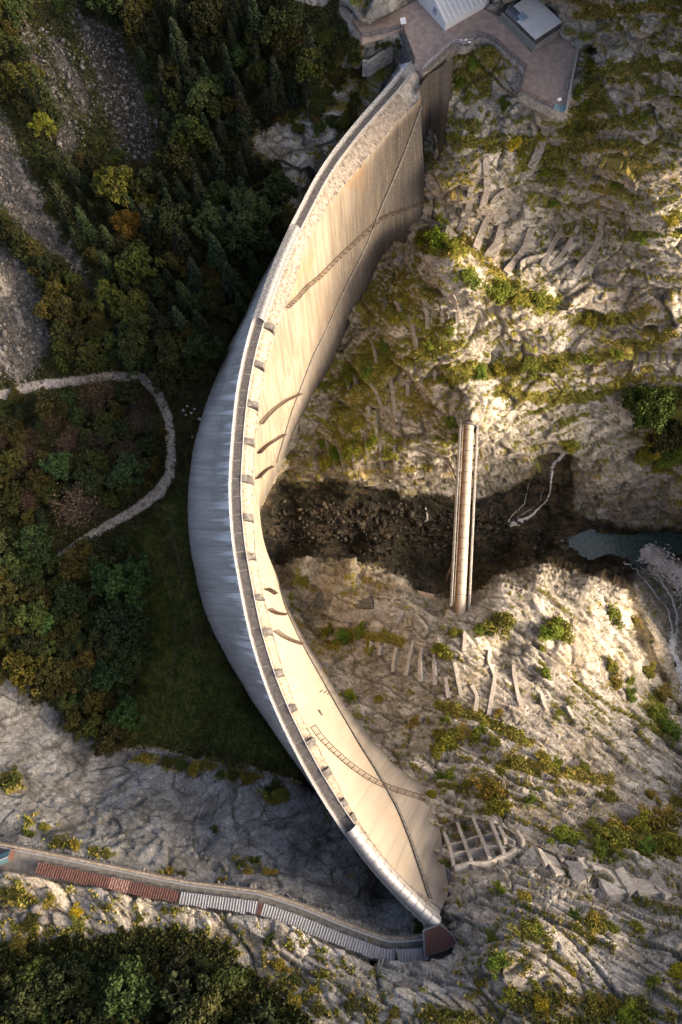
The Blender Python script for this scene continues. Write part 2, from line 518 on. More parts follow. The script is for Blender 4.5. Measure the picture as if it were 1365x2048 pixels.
SCREE = [[(25,20),(70,70),(110,170),(160,250),(165,300),(120,330),(95,215),(50,110)], [(70,40),(130,80),(190,190),(180,260),(120,170)],
         [(140,0),(240,60),(300,190),(320,330),(265,350),(215,240),(170,120)], [(-300,200),(0,215),(55,330),(95,420),(190,560),(250,660),(235,690),(160,560),(60,480),(0,420),(-300,400)],
         [(-300,460),(0,470),(55,530),(90,600),(110,690),(60,770),(0,760),(-300,760)], [(300,1530),(330,1515),(420,1530),(400,1560)]]
m_scree = np.clip(sum(poly_mask(s, 3) for s in SCREE), 0, 1)
PATHS = [[(540,-40,10),(600,-6,11),(645,4,9),(665,-20,9)], [(-260,820,12),(0,795,11),(70,772,9),(150,762,8),(230,752,8),(285,757,9),(318,790,8),(338,840,7.5),(343,900,8.5),(340,950,9),(318,985,11),(270,1020,9),(200,1060,7),(120,1110,5)],
         ]
WASH = [[(0,240,9),(30,300,12),(70,390,14),(130,480,12),(190,560,10),(225,620,7),(240,660,4)], [(30,520,6),(80,580,7),(130,640,5)], [(60,60,8),(110,170,10),(145,235,9)], [(0,700,10),(40,770,12)], [(0,560,14),(40,640,12)]]
TRAILS = [[(340,1015,1.5),(348,1080,2),(366,1160,2),(382,1230,2),(398,1295,1.5)], [(330,1140,.5),(352,1220,1),(352,1300,1.2),(340,1380,1.5)]]
m_path = np.zeros(GX.shape)
edge = 5 * pnoise(np.stack([GX * 0.06, GY * 0.06, 0 * GX], -1))
for pl in PATHS:
    d, w = line_dist(pl)
    m_path = np.maximum(m_path, 1 - sstep(w - 2, w + 3, d + .5 * edge * np.minimum(w / 8, 1)))
m_trail = np.zeros(GX.shape)
for pl in TRAILS:
    d, w = line_dist(pl)
    m_trail = np.maximum(m_trail, 1 - sstep(w - 2, w + 2.5, d + .3 * edge))
m_wash = np.zeros(GX.shape)
for pl in WASH:
    d, w = line_dist(pl)
    m_wash = np.maximum(m_wash, 1 - sstep(.2 * w, 1.25 * w, d + 1.8 * edge))
m_soft = np.clip(m_forest + m_botwood, 0, 1)
m_gorge = poly_mask([(545,960),(700,965),(800,985),(880,985),(960,1000),(1010,975),(1060,945),(1130,905),(1150,960),(1150,1020),(1250,1050),(1365,1055),(1640,1055),(1640,1200),(1330,1120),(1260,1150),(1310,1290),(1360,1400),(1640,1400),(1640,1500),(1365,1440),(1280,1290),(1255,1178),(1180,1150),(1080,1132),(1000,1148),(960,1185),(900,1200),(830,1188),(800,1150),(700,1122),(590,1118),(560,1140),(525,1100),(512,1040)], 3)
CORE = [(x, y) for x, y in U0] + [(x, y) for x, y, *_ in DP[::-1]]
m_dam = poly_mask(CORE, 4)

# vegetation density on the cliffs
vb = [(660,120,90,80,.75),(620,200,60,60,.6),(960,130,70,45,.95),(1000,110,60,20,.9),(935,250,60,30,.6),(1030,285,110,22,.8),(1110,330,60,40,.7),(1190,190,25,60,.95),(1160,260,45,60,.85),(1250,160,90,20,.6),(1280,240,70,35,.5),
      (1100,400,70,60,.5),(1250,330,90,60,.55),(1340,430,50,80,.5),(900,500,60,30,.9),(1020,590,60,35,.95),(1090,610,40,25,.9),(790,600,95,85,.72),(720,760,95,85,.76),(860,680,85,75,.72),(760,720,65,65,.78),(690,830,60,60,.66),(830,800,70,60,.62),(700,900,80,50,.75),(780,900,50,40,.6),(650,870,30,40,.6),
      (950,740,110,22,.85),(1080,725,90,18,.85),(1180,640,60,16,.9),(1270,690,60,14,.9),(1000,680,60,30,.5),(1340,830,50,80,1.0),(1330,900,60,40,.9),(880,870,30,60,.5),(1140,895,25,15,.9),(1150,560,60,20,.3),
      (640,1290,40,40,.5),(700,1270,60,15,.7),(880,1480,40,40,.6),(990,1590,50,50,.6),(1260,1680,110,45,.9),(1320,1690,50,40,.9),(1310,1420,35,60,.7),(1230,1370,40,30,.5),(900,1560,40,60,.5),(1000,1240,40,20,.5),(1117,1260,40,20,.6),
      (1060,1850,40,30,.6),(1180,1850,60,30,.6),(990,1920,40,40,.5),(1080,2010,120,40,.6),(1230,2030,100,40,.7),(900,2040,120,30,.6),(760,2040,60,30,.5),(560,1990,70,60,.6),(630,1955,40,20,.5),(60,1860,90,30,.6),(30,1790,50,30,.6),(260,1820,60,18,.4),
      (60,1650,60,25,.5),(130,1690,60,14,.8),(210,1715,50,10,.8),(340,1745,40,8,.7),(450,1755,40,9,.5),(490,1720,50,12,.5),(20,1565,30,25,.9),(380,1535,80,12,1),(300,1520,40,10,.9),(470,1550,60,12,.9),(550,1590,40,25,.8),(500,1735,60,14,.5),(780,1870,30,6,.6)]
v_cliff = 0.31 + 0.20 * pnoise(np.stack([GX * 0.006, GY * 0.006, 0 * GX + 9], -1))
v_cliff = np.where(GY > 1120, v_cliff - 0.05, v_cliff)
v_cliff = v_cliff * (1 - 0.75 * m_slab)
v_dens = np.maximum(v_cliff, blob_mask(vb))
v_dens = np.maximum(v_dens, 0.93 * np.clip(m_forest + m_botwood, 0, 1))
LEDGE = [[(900,760),(980,745),(1080,730),(1160,715),(1240,705),(1300,690),(1350,665)], [(1000,780),(1100,800),(1200,790),(1300,740)], [(1150,300),(1230,290),(1310,300)], [(1180,640),(1250,640),(1300,620)], [(900,275),(980,290),(1060,290)], [(1040,330),(1120,300),(1200,255),(1280,230)],
         [(880,440),(920,470),(990,540),(1060,600)], [(660,1290),(720,1270),(800,1280)], [(880,1410),(960,1430),(1060,1480)], [(1000,1530),(1100,1540),(1220,1560)], [(1200,140),(1290,135),(1365,140)], [(1150,40),(1230,20),(1330,10)]]
for L in LEDGE:
    d, _ = line_dist(L)
    v_dens = np.maximum(v_dens, 0.9 * (1 - sstep(3, 22, d + 1.6 * edge)))

# ------------------------------------------------------------------ rock relief
B0 = P(GX, GY, Z0)
def normals(B):
    dx = np.gradient(B, axis=1)
    dy = np.gradient(B, axis=0)
    n = np.cross(dy, dx)
    n /= np.maximum(np.linalg.norm(n, axis=2), 1e-9)[..., None]
    return n
N0 = normals(B0)
N0 = np.stack([blur(N0[..., k], 4, 2) for k in range(3)], -1)
N0 /= np.linalg.norm(N0, axis=2)[..., None]
warp = np.stack([pnoise(B0 * 0.07 + k * 31.7) for k in range(3)], -1)
BW = B0 + 3.0 * warp
w_low = sstep(1040, 1160, GY) * (1 - m_up)
big = fbm(BW / 26.0, 3)
rid = fbm(BW / 11.0 + 5, 4, 0.5, ridged=True)
fine = fbm(BW / 2.6 + 9, 3, 0.55, ridged=True)
def nrmv(v):
    v = np.array(v, float)
    return v / np.linalg.norm(v)
dl = nrmv((0.85, -0.40, 0.35)); Nl = nrmv((0.1, 0.7, 0.7)); el_ = nrmv(np.cross(Nl, dl))
du = nrmv((1.0, 0.0, 0.32)); eu = nrmv((-0.32, 0.05, 1.0)); Nu = np.cross(du, eu)
ds = nrmv((0.75, 0.35, 0.45)); es = nrmv((-0.5, 0.75, 0.1)); Ns = np.cross(ds, es)
wL, wS = w_low[..., None], (m_slab * m_up)[..., None]
def aniso(B, a, b, c):
    up = np.stack([B @ du / a, B @ eu / b, B @ Nu / c], -1)
    lo = np.stack([B @ dl / (a * 1.3), B @ el_ / (b * 0.8), B @ Nl / c], -1)
    sl = np.stack([B @ ds / (a * 1.6), B @ es / (b * 0.8), B @ Ns / c], -1)
    return lerp(lerp(up, lo, wL), sl, wS)
d1, d2, rv, fa = worley(aniso(BW, 13.0, 7.0, 9.0))
e1, e2, rw, fb = worley(aniso(B0 + 1.4 * warp, 3.6, 1.9, 2.6) + 40)
def strata(q, lam):
    k = np.floor(q / lam)
    f = q / lam - k
    h = lambda a: (np.sin(a * 12.9898) * 43758.5453) % 1.0
    a, b = h(k), h(k + 1)
    return lerp(a, b, sstep(0.86, 1.0, f)) - 0.5, sstep(0.80, 0.95, f) * np.clip(np.abs(a - b) * 2, 0, 1)
qn = np.array([-0.30, 0.05, 0.95])
ql = el_ + 0.25 * Nl
bed = lerp(BW @ qn, BW @ ql, w_low) + 1.2 * pnoise(B0 / 9.0)
s1, l1 = strata(bed, 5.2)
s2, l2 = strata(bed + 0.5 * pnoise(B0 / 3.0), 1.45)
bedl = np.maximum(l1, 0.8 * l2) * (1 - m_slab) * (1 - m_soft)
fr1, fr2 = d2 - d1, e2 - e1
rel_up = 1.4 * big + 0.3 * (rid - 0.35) + 1.7 * s1 + 0.35 * s2 + 1.1 * fa + 0.45 * fb + 1.5 * (rv - 0.5) * sstep(0.02, 0.16, fr1) + 0.35 * (rw - 0.5)
rel_lo = 1.2 * big + 0.2 * (rid - 0.35) + 0.8 * s1 + 0.4 * s2 + 0.65 * fa + 0.38 * fb + 0.75 * (rv - 0.5) * sstep(0.02, 0.16, fr1) + 0.35 * (rw - 0.5)
crk = np.maximum(1 - sstep(0.0, 0.08, fr1), 0.7 * (1 - sstep(0.0, 0.11, fr2)))
relief = lerp(rel_up, rel_lo, w_low) - 0.45 * crk + 0.13 * fine
soft_relief = 1.3 * big + 0.5 * fbm(B0 / 6.0, 3) + 0.12 * fine
amp = np.ones(GX.shape)
slab_rel = 0.7 * big + 0.3 * (rv - 0.5) * sstep(0.02, 0.3, fr1) + 0.22 * fa + 0.20 * fb + 0.14 * fine - 0.10 * crk
relief = lerp(relief, slab_rel, m_slab)
relief = lerp(relief, soft_relief, np.clip(m_soft, 0, 1))
relief = lerp(relief, 0.10 * fine + 0.25 * big, np.clip(m_path + 0.6 * m_meadow, 0, 1))
relief = lerp(relief, -0.9 * np.abs(relief) * 0.4 - 0.4, m_dam)
pool = blob_mask([(1250, 1095, 130, 30, 1.0), (1365, 1100, 80, 35, 1.0)])
relief = relief * (1 - .75 * pool)
calm = np.clip(np.maximum(m_terr, m_gal), 0, 1)
relief = relief * (1 - calm) - 0.12 * calm
relief = np.where(m_gal > 0.5, relief - 0.15, relief)
# tunnel mouths and hollows
for hx, hy, rx, ry, dep in [(1182, 100, 17, 10, 7.0), (1300, 663, 18, 10, 3.0), (752, 1912, 10, 10, 4.0), (1110, 925, 45, 16, 3.0)]:
    relief = relief - dep * (1 - sstep(0.6, 1.15, ((GX - hx) / rx) ** 2 + ((GY - hy) / ry) ** 2))
B1 = B0 + N0 * relief[..., None]
N1 = normals(B1)
nz = blur(N1[..., 2], 1, 1)
nz0 = blur(N1[..., 2], 12, 2)
vn = 0.75 * fbm(B1 / 3.4 + 3, 3, 0.6) + 0.55 * pnoise(B1 / 1.1) + 0.3 * pnoise(B1 / 0.55)
veg = v_dens - 0.51 + 0.20 * bedl + 0.5 * (nz - nz0) + 0.55 * vn
veg = sstep(-0.07, 0.09, veg)
veg = veg * (1 - m_path) * (1 - np.clip(m_terr * 1.2, 0, 1)) * (1 - 0.62 * m_scree) * (1 - m_gal)
veg = veg * (1 - 0.75 * m_gorge)
B1 = B1 + N1 * (0.22 * veg * (0.6 + 0.8 * pnoise(B1 / 0.7)))[..., None]

def tpt(px, py, off=0.0):
    """terrain point under a surveyed pixel, pushed out along the smoothed normal"""
    return bil(B1, gx[0], gy[0], STEP, px, py) + off * bil(N0, gx[0], gy[0], STEP, px, py)
def tn(px, py):
    return bil(N0, gx[0], gy[0], STEP, px, py)
def ground(X, Y, zg=-20.0):
    """terrain height under a plan position"""
    z = zg
    for _ in range(7):
        px, py = proj(np.array([X, Y, z]))
        z = 0.35 * z + 0.65 * float(bil(B1, gx[0], gy[0], STEP, px, py)[2])
    return z
def mppx(px, py):
    p = tpt(px, py)
    return float((p[1] * ST - (p[2] - HC) * CT) / F)

# ------------------------------------------------------------------ terrain colours and material
def C3(*c):
    return np.array(c, float)
def mixc(a, b, f):
    return a + (b - a) * f[..., None]
f6 = fbm(BW / 5.5 + 2, 4, 0.6)
f1 = fbm(B1 / 0.95 + 7, 2, 0.6)
f3 = fbm(BW / 2.0 + 13, 3, 0.6)
f25 = fbm(B1 / 24.0 + 21, 3, 0.55)
c_rock = mixc(C3(.255, .232, .198) + 0 * B1, C3(.455, .425, .375), sstep(-.28, .28, f6 + .35 * f1))
c_rock = mixc(c_rock, C3(.40, .325, .225), .5 * sstep(.0, .35, f25 + .4 * f3) * (1 - m_slab))
c_rock = mixc(c_rock, C3(.52, .50, .455), .4 * sstep(.15, .42, f3 - .4 * f25))
c_rock = mixc(c_rock, C3(.20, .18, .15), .45 * sstep(.15, .45, f1 - .5 * f6))
c_rock = c_rock * (0.80 + 0.42 * rw)[..., None] * (1 + 0.35 * pnoise(B1 / 0.42))[..., None]
c_rock = mixc(c_rock, C3(.075, .068, .05), .85 * crk * sstep(-.35, .1, f3))
c_rock = mixc(c_rock, C3(.15, .125, .07), .6 * bedl * sstep(-.3, .2, f6))
c_rock = mixc(c_rock, C3(.165, .15, .065), .36 * sstep(.08, .34, f3 + .5 * f1 + 0.5 * (v_dens - .45)) * (1 - .8 * m_slab))
c_rock = c_rock * (1 - (1 - C3(.60, .645, .72)) * m_slab[..., None])  # slab darkened and blued, its shade put into the rock colour
m_gorge2 = sstep(.30, .70, m_gorge + .30 * f3)
c_wet_shade = mixc(C3(.007, .0065, .0055) + 0 * B1, C3(.085, .055, .027), sstep(-.1, .5, f6 + .5 * f1 + .25 * sstep(880, 1100, GX) - .1))  # wet mossy rock, darkened further to paint in the gorge's shade
c_wet_shade = mixc(c_wet_shade, C3(.030, .036, .010), .8 * sstep(.0, .3, f3 + .3 * f25))
c_rock = mixc(c_rock, c_wet_shade, .92 * m_gorge2)
c_grav = mixc(C3(.035, .032, .029) + 0 * B1, C3(.13, .12, .112), sstep(-.3, .5, f1 + .3 * f3))
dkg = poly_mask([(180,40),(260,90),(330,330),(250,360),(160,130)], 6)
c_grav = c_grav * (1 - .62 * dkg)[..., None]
c_path = mixc(C3(.24, .215, .185) + 0 * B1, C3(.42, .38, .335), sstep(-.35, .35, f1))
c_veg = mixc(C3(.115, .115, .022) + 0 * B1, C3(.27, .205, .055), sstep(-.25, .35, f25 + .6 * f6))
c_veg = mixc(c_veg, C3(.20, .20, .034), sstep(-.05, .4, f3 + .3 * f1))
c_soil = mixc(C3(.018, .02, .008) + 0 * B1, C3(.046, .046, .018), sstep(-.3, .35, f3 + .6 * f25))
c_mead = mixc(C3(.028, .050, .009) + 0 * B1, C3(.085, .098, .024), sstep(-.35, .35, f3 + .5 * f25))
c_mead = mixc(c_mead, C3(.050, .032, .014), .7 * sstep(.1, .35, fbm(B1 / 9 + 3, 3)))
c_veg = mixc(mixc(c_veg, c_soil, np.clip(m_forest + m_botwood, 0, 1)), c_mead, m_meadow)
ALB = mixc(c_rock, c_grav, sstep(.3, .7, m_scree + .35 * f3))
ALB = mixc(ALB, c_veg, sstep(.25, .75, veg + .3 * f1))
ALB = mixc(ALB, c_path, sstep(.3, .7, m_path + .4 * f1))
ALB = mixc(ALB, c_path * .72, .8 * m_wash * sstep(-.35, .25, f3 + .5 * f1))
ALB = mixc(ALB, C3(.105, .092, .06) + 0 * B1, .75 * m_trail)
def terrain_material():
    t = NT('terrain')
    p = t.geo()
    A = t.attr('albedo')
    vg = A.outputs['Alpha']
    n = t.noise(p, 2.6, 4, 0.7)
    ck = t.vor(t.vadd(p, t.vmul(t.noise(p, 0.6, 1, 0.5, col=True), (2.0, 2.0, 2.0))), 1.0, 'DISTANCE_TO_EDGE')
    ck = t.m('MULTIPLY', t.rng(ck, 0.0, 0.05, 1, 0), t.m('MULTIPLY', t.rng(n, 0.42, 0.55), t.m('SUBTRACT', 1.0, vg)))
    g = t.rng(n, 0.28, 0.72, 0.55, 1.40, smooth=False)
    m = t.n('ShaderNodeVectorMath', operation='SCALE')
    t.put(m.inputs[0], A.outputs['Color'])
    t.put(m.inputs['Scale'], g)
    c = t.mix(t.m('MULTIPLY', ck, 0.6), m.outputs[0], (0.07, 0.062, 0.048))
    nr = t.bump(t.m('SUBTRACT', n, t.m('MULTIPLY', ck, 0.5)), 0.8, 0.45)
    return t.bsdf(c, 0.93, 0.0, nr, 0.15)
M_TERR = terrain_material()
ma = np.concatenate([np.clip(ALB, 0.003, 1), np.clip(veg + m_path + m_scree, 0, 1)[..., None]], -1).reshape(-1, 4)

def build_terrain():
    V = B1.reshape(-1, 3)
    idx = np.arange(NX * NY).reshape(NY, NX)
    quads = np.stack([idx[:-1, :-1], idx[1:, :-1], idx[1:, 1:], idx[:-1, 1:]], -1).reshape(-1, 4)
    def fm(a):
        return ((a[:-1, :-1] + a[1:, 1:] + a[1:, :-1] + a[:-1, 1:]) / 4).ravel()
    reg = np.zeros(len(quads), int)                       # 0 gorge cliff
    low = fm(GY.astype(float)) > 1118
    reg[(fm(w_low) > 0.5)] = 1
    reg[fm(m_up) > 0.5] = 2
    reg[fm(m_meadow) > 0.5] = 3
    reg[fm(m_slab) > 0.5] = 4
    reg[fm(m_botwood) > 0.5] = 5
    reg[fm(m_scree) > 0.5] = 6
    reg[fm(m_path) > 0.5] = 7
    reg[(fm(m_gorge) > 0.6)] = 8
    names = ['cliff_face', 'rocky_slope', 'hillside', 'meadow', 'rock_slab', 'wooded_slope', 'scree_slope', 'gravel_path', 'gorge_floor']
    for k, nm in enumerate(names):
        q = quads[reg == k]
        if not len(q):
            continue
        used, inv = np.unique(q.ravel(), return_inverse=True)
        me = bpy.data.meshes.new(nm)
        nf = len(q)
        me.vertices.add(len(used))
        me.vertices.foreach_set('co', V[used].astype(np.float32).ravel())
        me.loops.add(nf * 4)
        me.loops.foreach_set('vertex_index', inv.astype(np.int32).ravel())
        me.polygons.add(nf)
        me.polygons.foreach_set('loop_start', np.arange(0, nf * 4, 4, dtype=np.int32))
        me.polygons.foreach_set('use_smooth', np.ones(nf, bool))
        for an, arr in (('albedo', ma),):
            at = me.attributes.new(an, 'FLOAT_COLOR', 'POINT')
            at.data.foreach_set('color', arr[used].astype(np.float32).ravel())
        me.materials.append(M_TERR)
        me.update(calc_edges=True)
        me.validate()
        o = bpy.data.objects.new(nm, me)
        col.objects.link(o)
        setp(o, kind='structure')
build_terrain()
# ------------------------------------------------------------------ materials of built things
def wall_material(name, down):
    t = NT(name)
    uv = t.uv()
    su, sv, _ = t.sep(uv)
    p = t.geo()
    streak = t.noise(t.vmul(uv, (0.55, 0.030, 1)), 1.0, 6, 0.65)
    streak2 = t.noise(t.vmul(uv, (2.6, 0.07, 1)), 1.0, 5, 0.65)
    patch = t.noise(t.vmul(uv, (0.06, 0.05, 1)), 1.0, 5, 0.6)
    grain = t.noise(p, 2.2, 5, 0.7)
    lift = t.m('FRACT', t.m('MULTIPLY', sv, 0.62))
    lift = t.rng(lift, 0.0, 0.10, 1.0, 0.0)
    board = t.m('FRACT', t.m('MULTIPLY', su, 0.42))
    board = t.m('MULTIPLY', t.rng(board, 0.0, 0.10, 1.0, 0.0), 0.7)
    if down:
        c = t.mix(t.rng(streak, 0.36, 0.64), (0.165, 0.138, 0.105), (0.255, 0.222, 0.178))
        c = t.mix(t.m('MULTIPLY', t.rng(streak2, 0.54, 0.70), 0.6), c, (0.10, 0.078, 0.056))
        run = t.noise(t.vmul(uv, (0.9, 0.012, 1)), 1.0, 4, 0.6)
        rl = t.m('MULTIPLY', t.rng(run, 0.50, 0.66), t.rng(t.m('ADD', sv, t.m('MULTIPLY', run, 90.0)), 8.0, 44.0))
        c = t.mix(t.m('MULTIPLY', rl, 0.6), c, (0.085, 0.07, 0.058))
        c = t.mix(t.m('MULTIPLY', t.rng(patch, 0.54, 0.70), 0.6), c, (0.23, 0.135, 0.06))
        cl = t.attr('paler_half').outputs['Fac']
        c = t.mix(t.m('MULTIPLY', cl, 0.6), c, (0.345, 0.305, 0.25))  # face mixed paler past the middle, towards the near end
        oj = t.attr('rim').outputs['Fac']
        rim = t.mix(t.rng(streak, 0.35, 0.66), (0.155, 0.138, 0.12), (0.225, 0.205, 0.18))
        c = t.mix(oj, c, rim)
        dk = t.attr('stain_shade').outputs['Fac']
        c = t.mix(t.m('MULTIPLY', dk, t.rng(streak2, 0.30, 0.62, 0.72, 1.0)), c, (0.030, 0.027, 0.026))  # dark streaks plus the cliff's shade, both put into the colour
        k = 0.30
    else:
        c = t.mix(t.rng(streak, 0.36, 0.62), (0.37, 0.345, 0.31), (0.50, 0.47, 0.425))
        c = t.mix(t.m('MULTIPLY', t.rng(patch, 0.52, 0.72), 0.7), c, (0.22, 0.21, 0.20))
        drip = t.noise(t.vmul(uv, (0.60, 0.010, 1)), 1.0, 2, 0.5)
        reach = t.m('ADD', t.m('MULTIPLY', t.rng(drip, 0.40, 0.68), 24.0), 1.0)
        fade = t.m('SUBTRACT', 1.0, t.m('DIVIDE', t.m('MULTIPLY', sv, -1.0), reach), clamp=True)
        c = t.mix(t.m('MULTIPLY', t.rng(fade, 0.0, 0.8), t.rng(streak2, 0.3, 0.6, 0.6, 1.0)), c, (0.90, 0.89, 0.87))
        c = t.mix(t.m('MULTIPLY', t.rng(streak2, 0.54, 0.72), 0.5), c, (0.22, 0.215, 0.21))
        k = 0.6
    c = t.mix(t.m('MULTIPLY', t.m('MAXIMUM', lift, board), k), c, (0.09, 0.08, 0.07))
    c = t.mix(t.m('MULTIPLY', t.rng(grain, 0.45, 0.75), 0.35), c, (0.22, 0.19, 0.16))
    vj = t.rng(t.m('FRACT', t.m('MULTIPLY', su, 0.083)), 0.0, 0.022, 1.0, 0.0)
    c = t.mix(t.m('MULTIPLY', vj, 0.5), c, (0.12, 0.10, 0.085))
    h = t.m('ADD', t.m('MULTIPLY', lift, -0.5), t.m('MULTIPLY', grain, 0.6))
    return t.bsdf(c, 0.88, 0.0, t.bump(h, 0.35, 0.12), 0.25)
M_UP = wall_material('concrete_upstream', False)
M_DN = wall_material('concrete_downstream', True)
M_CONC = simple('concrete_grey', (0.36, 0.335, 0.30), 0.9, 0, 0.3, 1.2)
M_CONC_L = simple('concrete_pale', (0.30, 0.265, 0.22), 0.9, 0, 0.28, 2.2, dark=(0.155, 0.125, 0.095))
M_CONC_D = simple('concrete_dark', (0.15, 0.14, 0.13), 0.92, 0, 0.35, 1.4)
M_RUBBLE = simple('concrete_broken', (0.27, 0.24, 0.205), 0.95, 0, 0.3, 1.3, dark=(0.155, 0.13, 0.11), bump=0.8)
M_DECK = simple('deck_surface', (0.135, 0.125, 0.12), 0.85, 0, 0.3, 1.6)
M_STEEL = simple('galvanised_steel', (0.40, 0.41, 0.42), 0.45, 0.35, 0.12, 3)
M_STEEL_D = simple('weathered_steel', (0.12, 0.10, 0.09), 0.7, 0.3, 0.2, 3)
M_RUSTY = simple('rusted_catwalk_steel', (0.075, 0.048, 0.034), 0.85, 0.1, 0.35, 3)
def net_material(name, c, cover):
    t = NT(name)
    n = t.noise(t.geo(), 5.0, 3, 0.6)
    return t.bsdf(c, 0.5, 0.3, None, 0.3, alpha=t.rng(n, 0.35, 0.65, cover * 0.7, cover * 1.3))
M_NET = net_material('wire_mesh', (0.58, 0.60, 0.63), 0.34)
M_FENCE = net_material('fence_mesh', (0.24, 0.24, 0.25), 0.62)
M_GLAZE = net_material('clear_cover_sheet', (0.30, 0.31, 0.33), 0.42)
def sheet_metal(name, c, rough, metal):
    t = NT(name)
    p = t.geo()
    n = t.noise(p, 0.8, 4, 0.6)
    colr = t.mix(t.rng(n, 0.35, 0.65), tuple(k * 0.82 for k in c), c)
    return t.bsdf(colr, t.rng(n, 0.3, 0.7, rough - 0.07, rough + 0.1), metal, None, 0.5)
M_SHEET = sheet_metal('metal_canopy_sheet', (0.46, 0.44, 0.42), 0.42, 0.5)

# ------------------------------------------------------------------ the dam
D0PX = [(842,196),(836,203),(815,222),(787,248),(743,303),(691,362),(653,410),(622,465),(601,513),(588,565),(573,605),(551,655),(547,672),(530,731),(518,807),(510,882),(506,958),(507,1034),(512,1116),(525,1185),(547,1270),(567,1344),(594,1418),(633,1488),(668,1554),(707,1628),(738,1674),(773,1721),(812,1764),(850,1795),(885,1818)]
ZD0 = -2.0
u0 = np.array(U0, float)
L_U0 = P(u0[:, 0], u0[:, 1], 0.0)
u1 = np.array(U1, float)
L_U1 = P(u1[:, 0], u1[:, 1], Zc(u1[:, 2]))
d0 = np.array(D0PX, float)
L_D0 = smooth_line(P(d0[:, 0], d0[:, 1], ZD0), 400, 6)
dp = np.array(DP, float)
L_D1 = P(dp[:, 2], dp[:, 3], Zc(dp[:, 4]))
NS = 200
def arc(L):
    return np.r_[0, np.cumsum(np.linalg.norm(np.diff(L, axis=0), axis=1))]
aU = arc(L_U0)
us = np.linspace(0, aU[-1], NS)
S_U0 = np.stack([np.interp(us, aU, L_U0[:, k]) for k in range(3)], 1)
S_U1 = np.stack([np.interp(us, aU, L_U1[:, k]) for k in range(3)], 1)
for A in (S_U0, S_U1):
    for _ in range(6):
        A[1:-1] = (A[:-2] + 2 * A[1:-1] + A[2:]) / 4
# downstream foot matched to the crest by plan position
aD = arc(L_D0)
sd1 = []
for q in L_D1:
    sd1.append(aD[np.argmin(np.linalg.norm(L_D0[:, :2] - q[:2], axis=1))])
sd1 = np.array(sd1)
own = np.array([aD[np.argmin(np.hypot(*(np.stack(proj(L_D0), 1) - e[:2]).T))] for e in dp])
sd1 = 0.55 * sd1 + 0.45 * own
sd1[0], sd1[-1] = 0, aD[-1]
sd1 = np.maximum.accumulate(sd1 + np.arange(len(sd1)) * 1e-3)
ss = np.linspace(0, aD[-1], 260)
S_D0 = np.stack([np.interp(ss, aD, L_D0[:, k]) for k in range(3)], 1)
S_D1 = np.stack([np.interp(ss, sd1, L_D1[:, k]) for k in range(3)], 1)
for _ in range(10):
    S_D1[1:-1] = (S_D1[:-2] + 2 * S_D1[1:-1] + S_D1[2:]) / 4
NF = 70
fr = np.linspace(0, 1.06, NF)
FACE = S_D0[:, None, :] + (S_D1 - S_D0)[:, None, :] * np.stack([fr ** 1.18, fr ** 1.18, fr], 1)[None]
FPX = np.stack(proj(FACE), -1)
FN = np.cross(np.gradient(FACE, axis=1), np.gradient(FACE, axis=0))
FN /= np.linalg.norm(FN, axis=2)[..., None]
FN *= np.sign(FN[..., :1])
def face_at(px, py):
    d = (FPX[..., 0] - px) ** 2 + (FPX[..., 1] - py) ** 2
    return np.unravel_index(np.argmin(d), d.shape)
def face_line(pts, n):
    q = resample(pts, n)
    ij = np.array([face_at(*e) for e in q], float)
    u = np.linspace(-1, 1, n)
    dg = 2 if len(pts) < 5 else 5
    ij = np.stack([np.polyval(np.polyfit(u, ij[:, k], dg), u) for k in (0, 1)], 1)
    a = bil(FACE, 0, 0, 1, ij[:, 1], ij[:, 0]); b = bil(FN, 0, 0, 1, ij[:, 1], ij[:, 0])
    b = b / np.linalg.norm(b, axis=1)[:, None]
    for _ in range(5):
        a[1:-1] = (a[:-2] + 2 * a[1:-1] + a[2:]) / 4
    return a, b
JOINT_A = [(851,208),(829,245),(777,389),(757,437),(732,482),(691,575),(657,651),(615,733),(598,781),(575,850),(552,925)]
JOINT_B = [(556,1170),(580,1235),(606,1294),(664,1399),(703,1453),(750,1538),(769,1577),(812,1655),(839,1725),(862,1802)]
ji = []
for J in (JOINT_A, JOINT_B):
    for q in resample(J, 40):
        i, j = face_at(*q)
        ji.append((ss[i], fr[j]))
ji = np.array(sorted(ji))
fj = np.interp(ss, ji[:, 0], ji[:, 1])
fj = np.where((ss < ji[0, 0]), 0.2, fj)

dam_base = (float(S_U1[100, 0]), float(S_U1[100, 1]), float(S_U1[100, 2]) - 3)
dam = empty('arch_dam', dam_base, 'tall curved concrete arch dam with pale stained face spanning the rocky gorge', 'dam')

def grid_mesh(name, G, mat, parent, uvs=None, attrs=None, flip=False, smooth=True):
    a, b = G.shape[:2]
    idx = np.arange(a * b).reshape(a, b)
    q = np.stack([idx[:-1, :-1], idx[1:, :-1], idx[1:, 1:], idx[:-1, 1:]], -1).reshape(-1, 4)
    if flip:
        q = q[:, ::-1]
    me = new_mesh(name, G.reshape(-1, 3) - ROOT[parent.name], q, mat, smooth)
    if uvs is not None:
        lay = me.uv_layers.new(name='UVMap')
        vi = np.empty(len(me.loops), np.int32)
        me.loops.foreach_get('vertex_index', vi)
        lay.data.foreach_set('uv', uvs.reshape(-1, 2)[vi].astype(np.float32).ravel())
    for an, arr in (attrs or {}).items():
        at = me.attributes.new(an, 'FLOAT', 'POINT')
        at.data.foreach_set('value', arr.astype(np.float32).ravel())
    return link_mesh(name, me, parent)

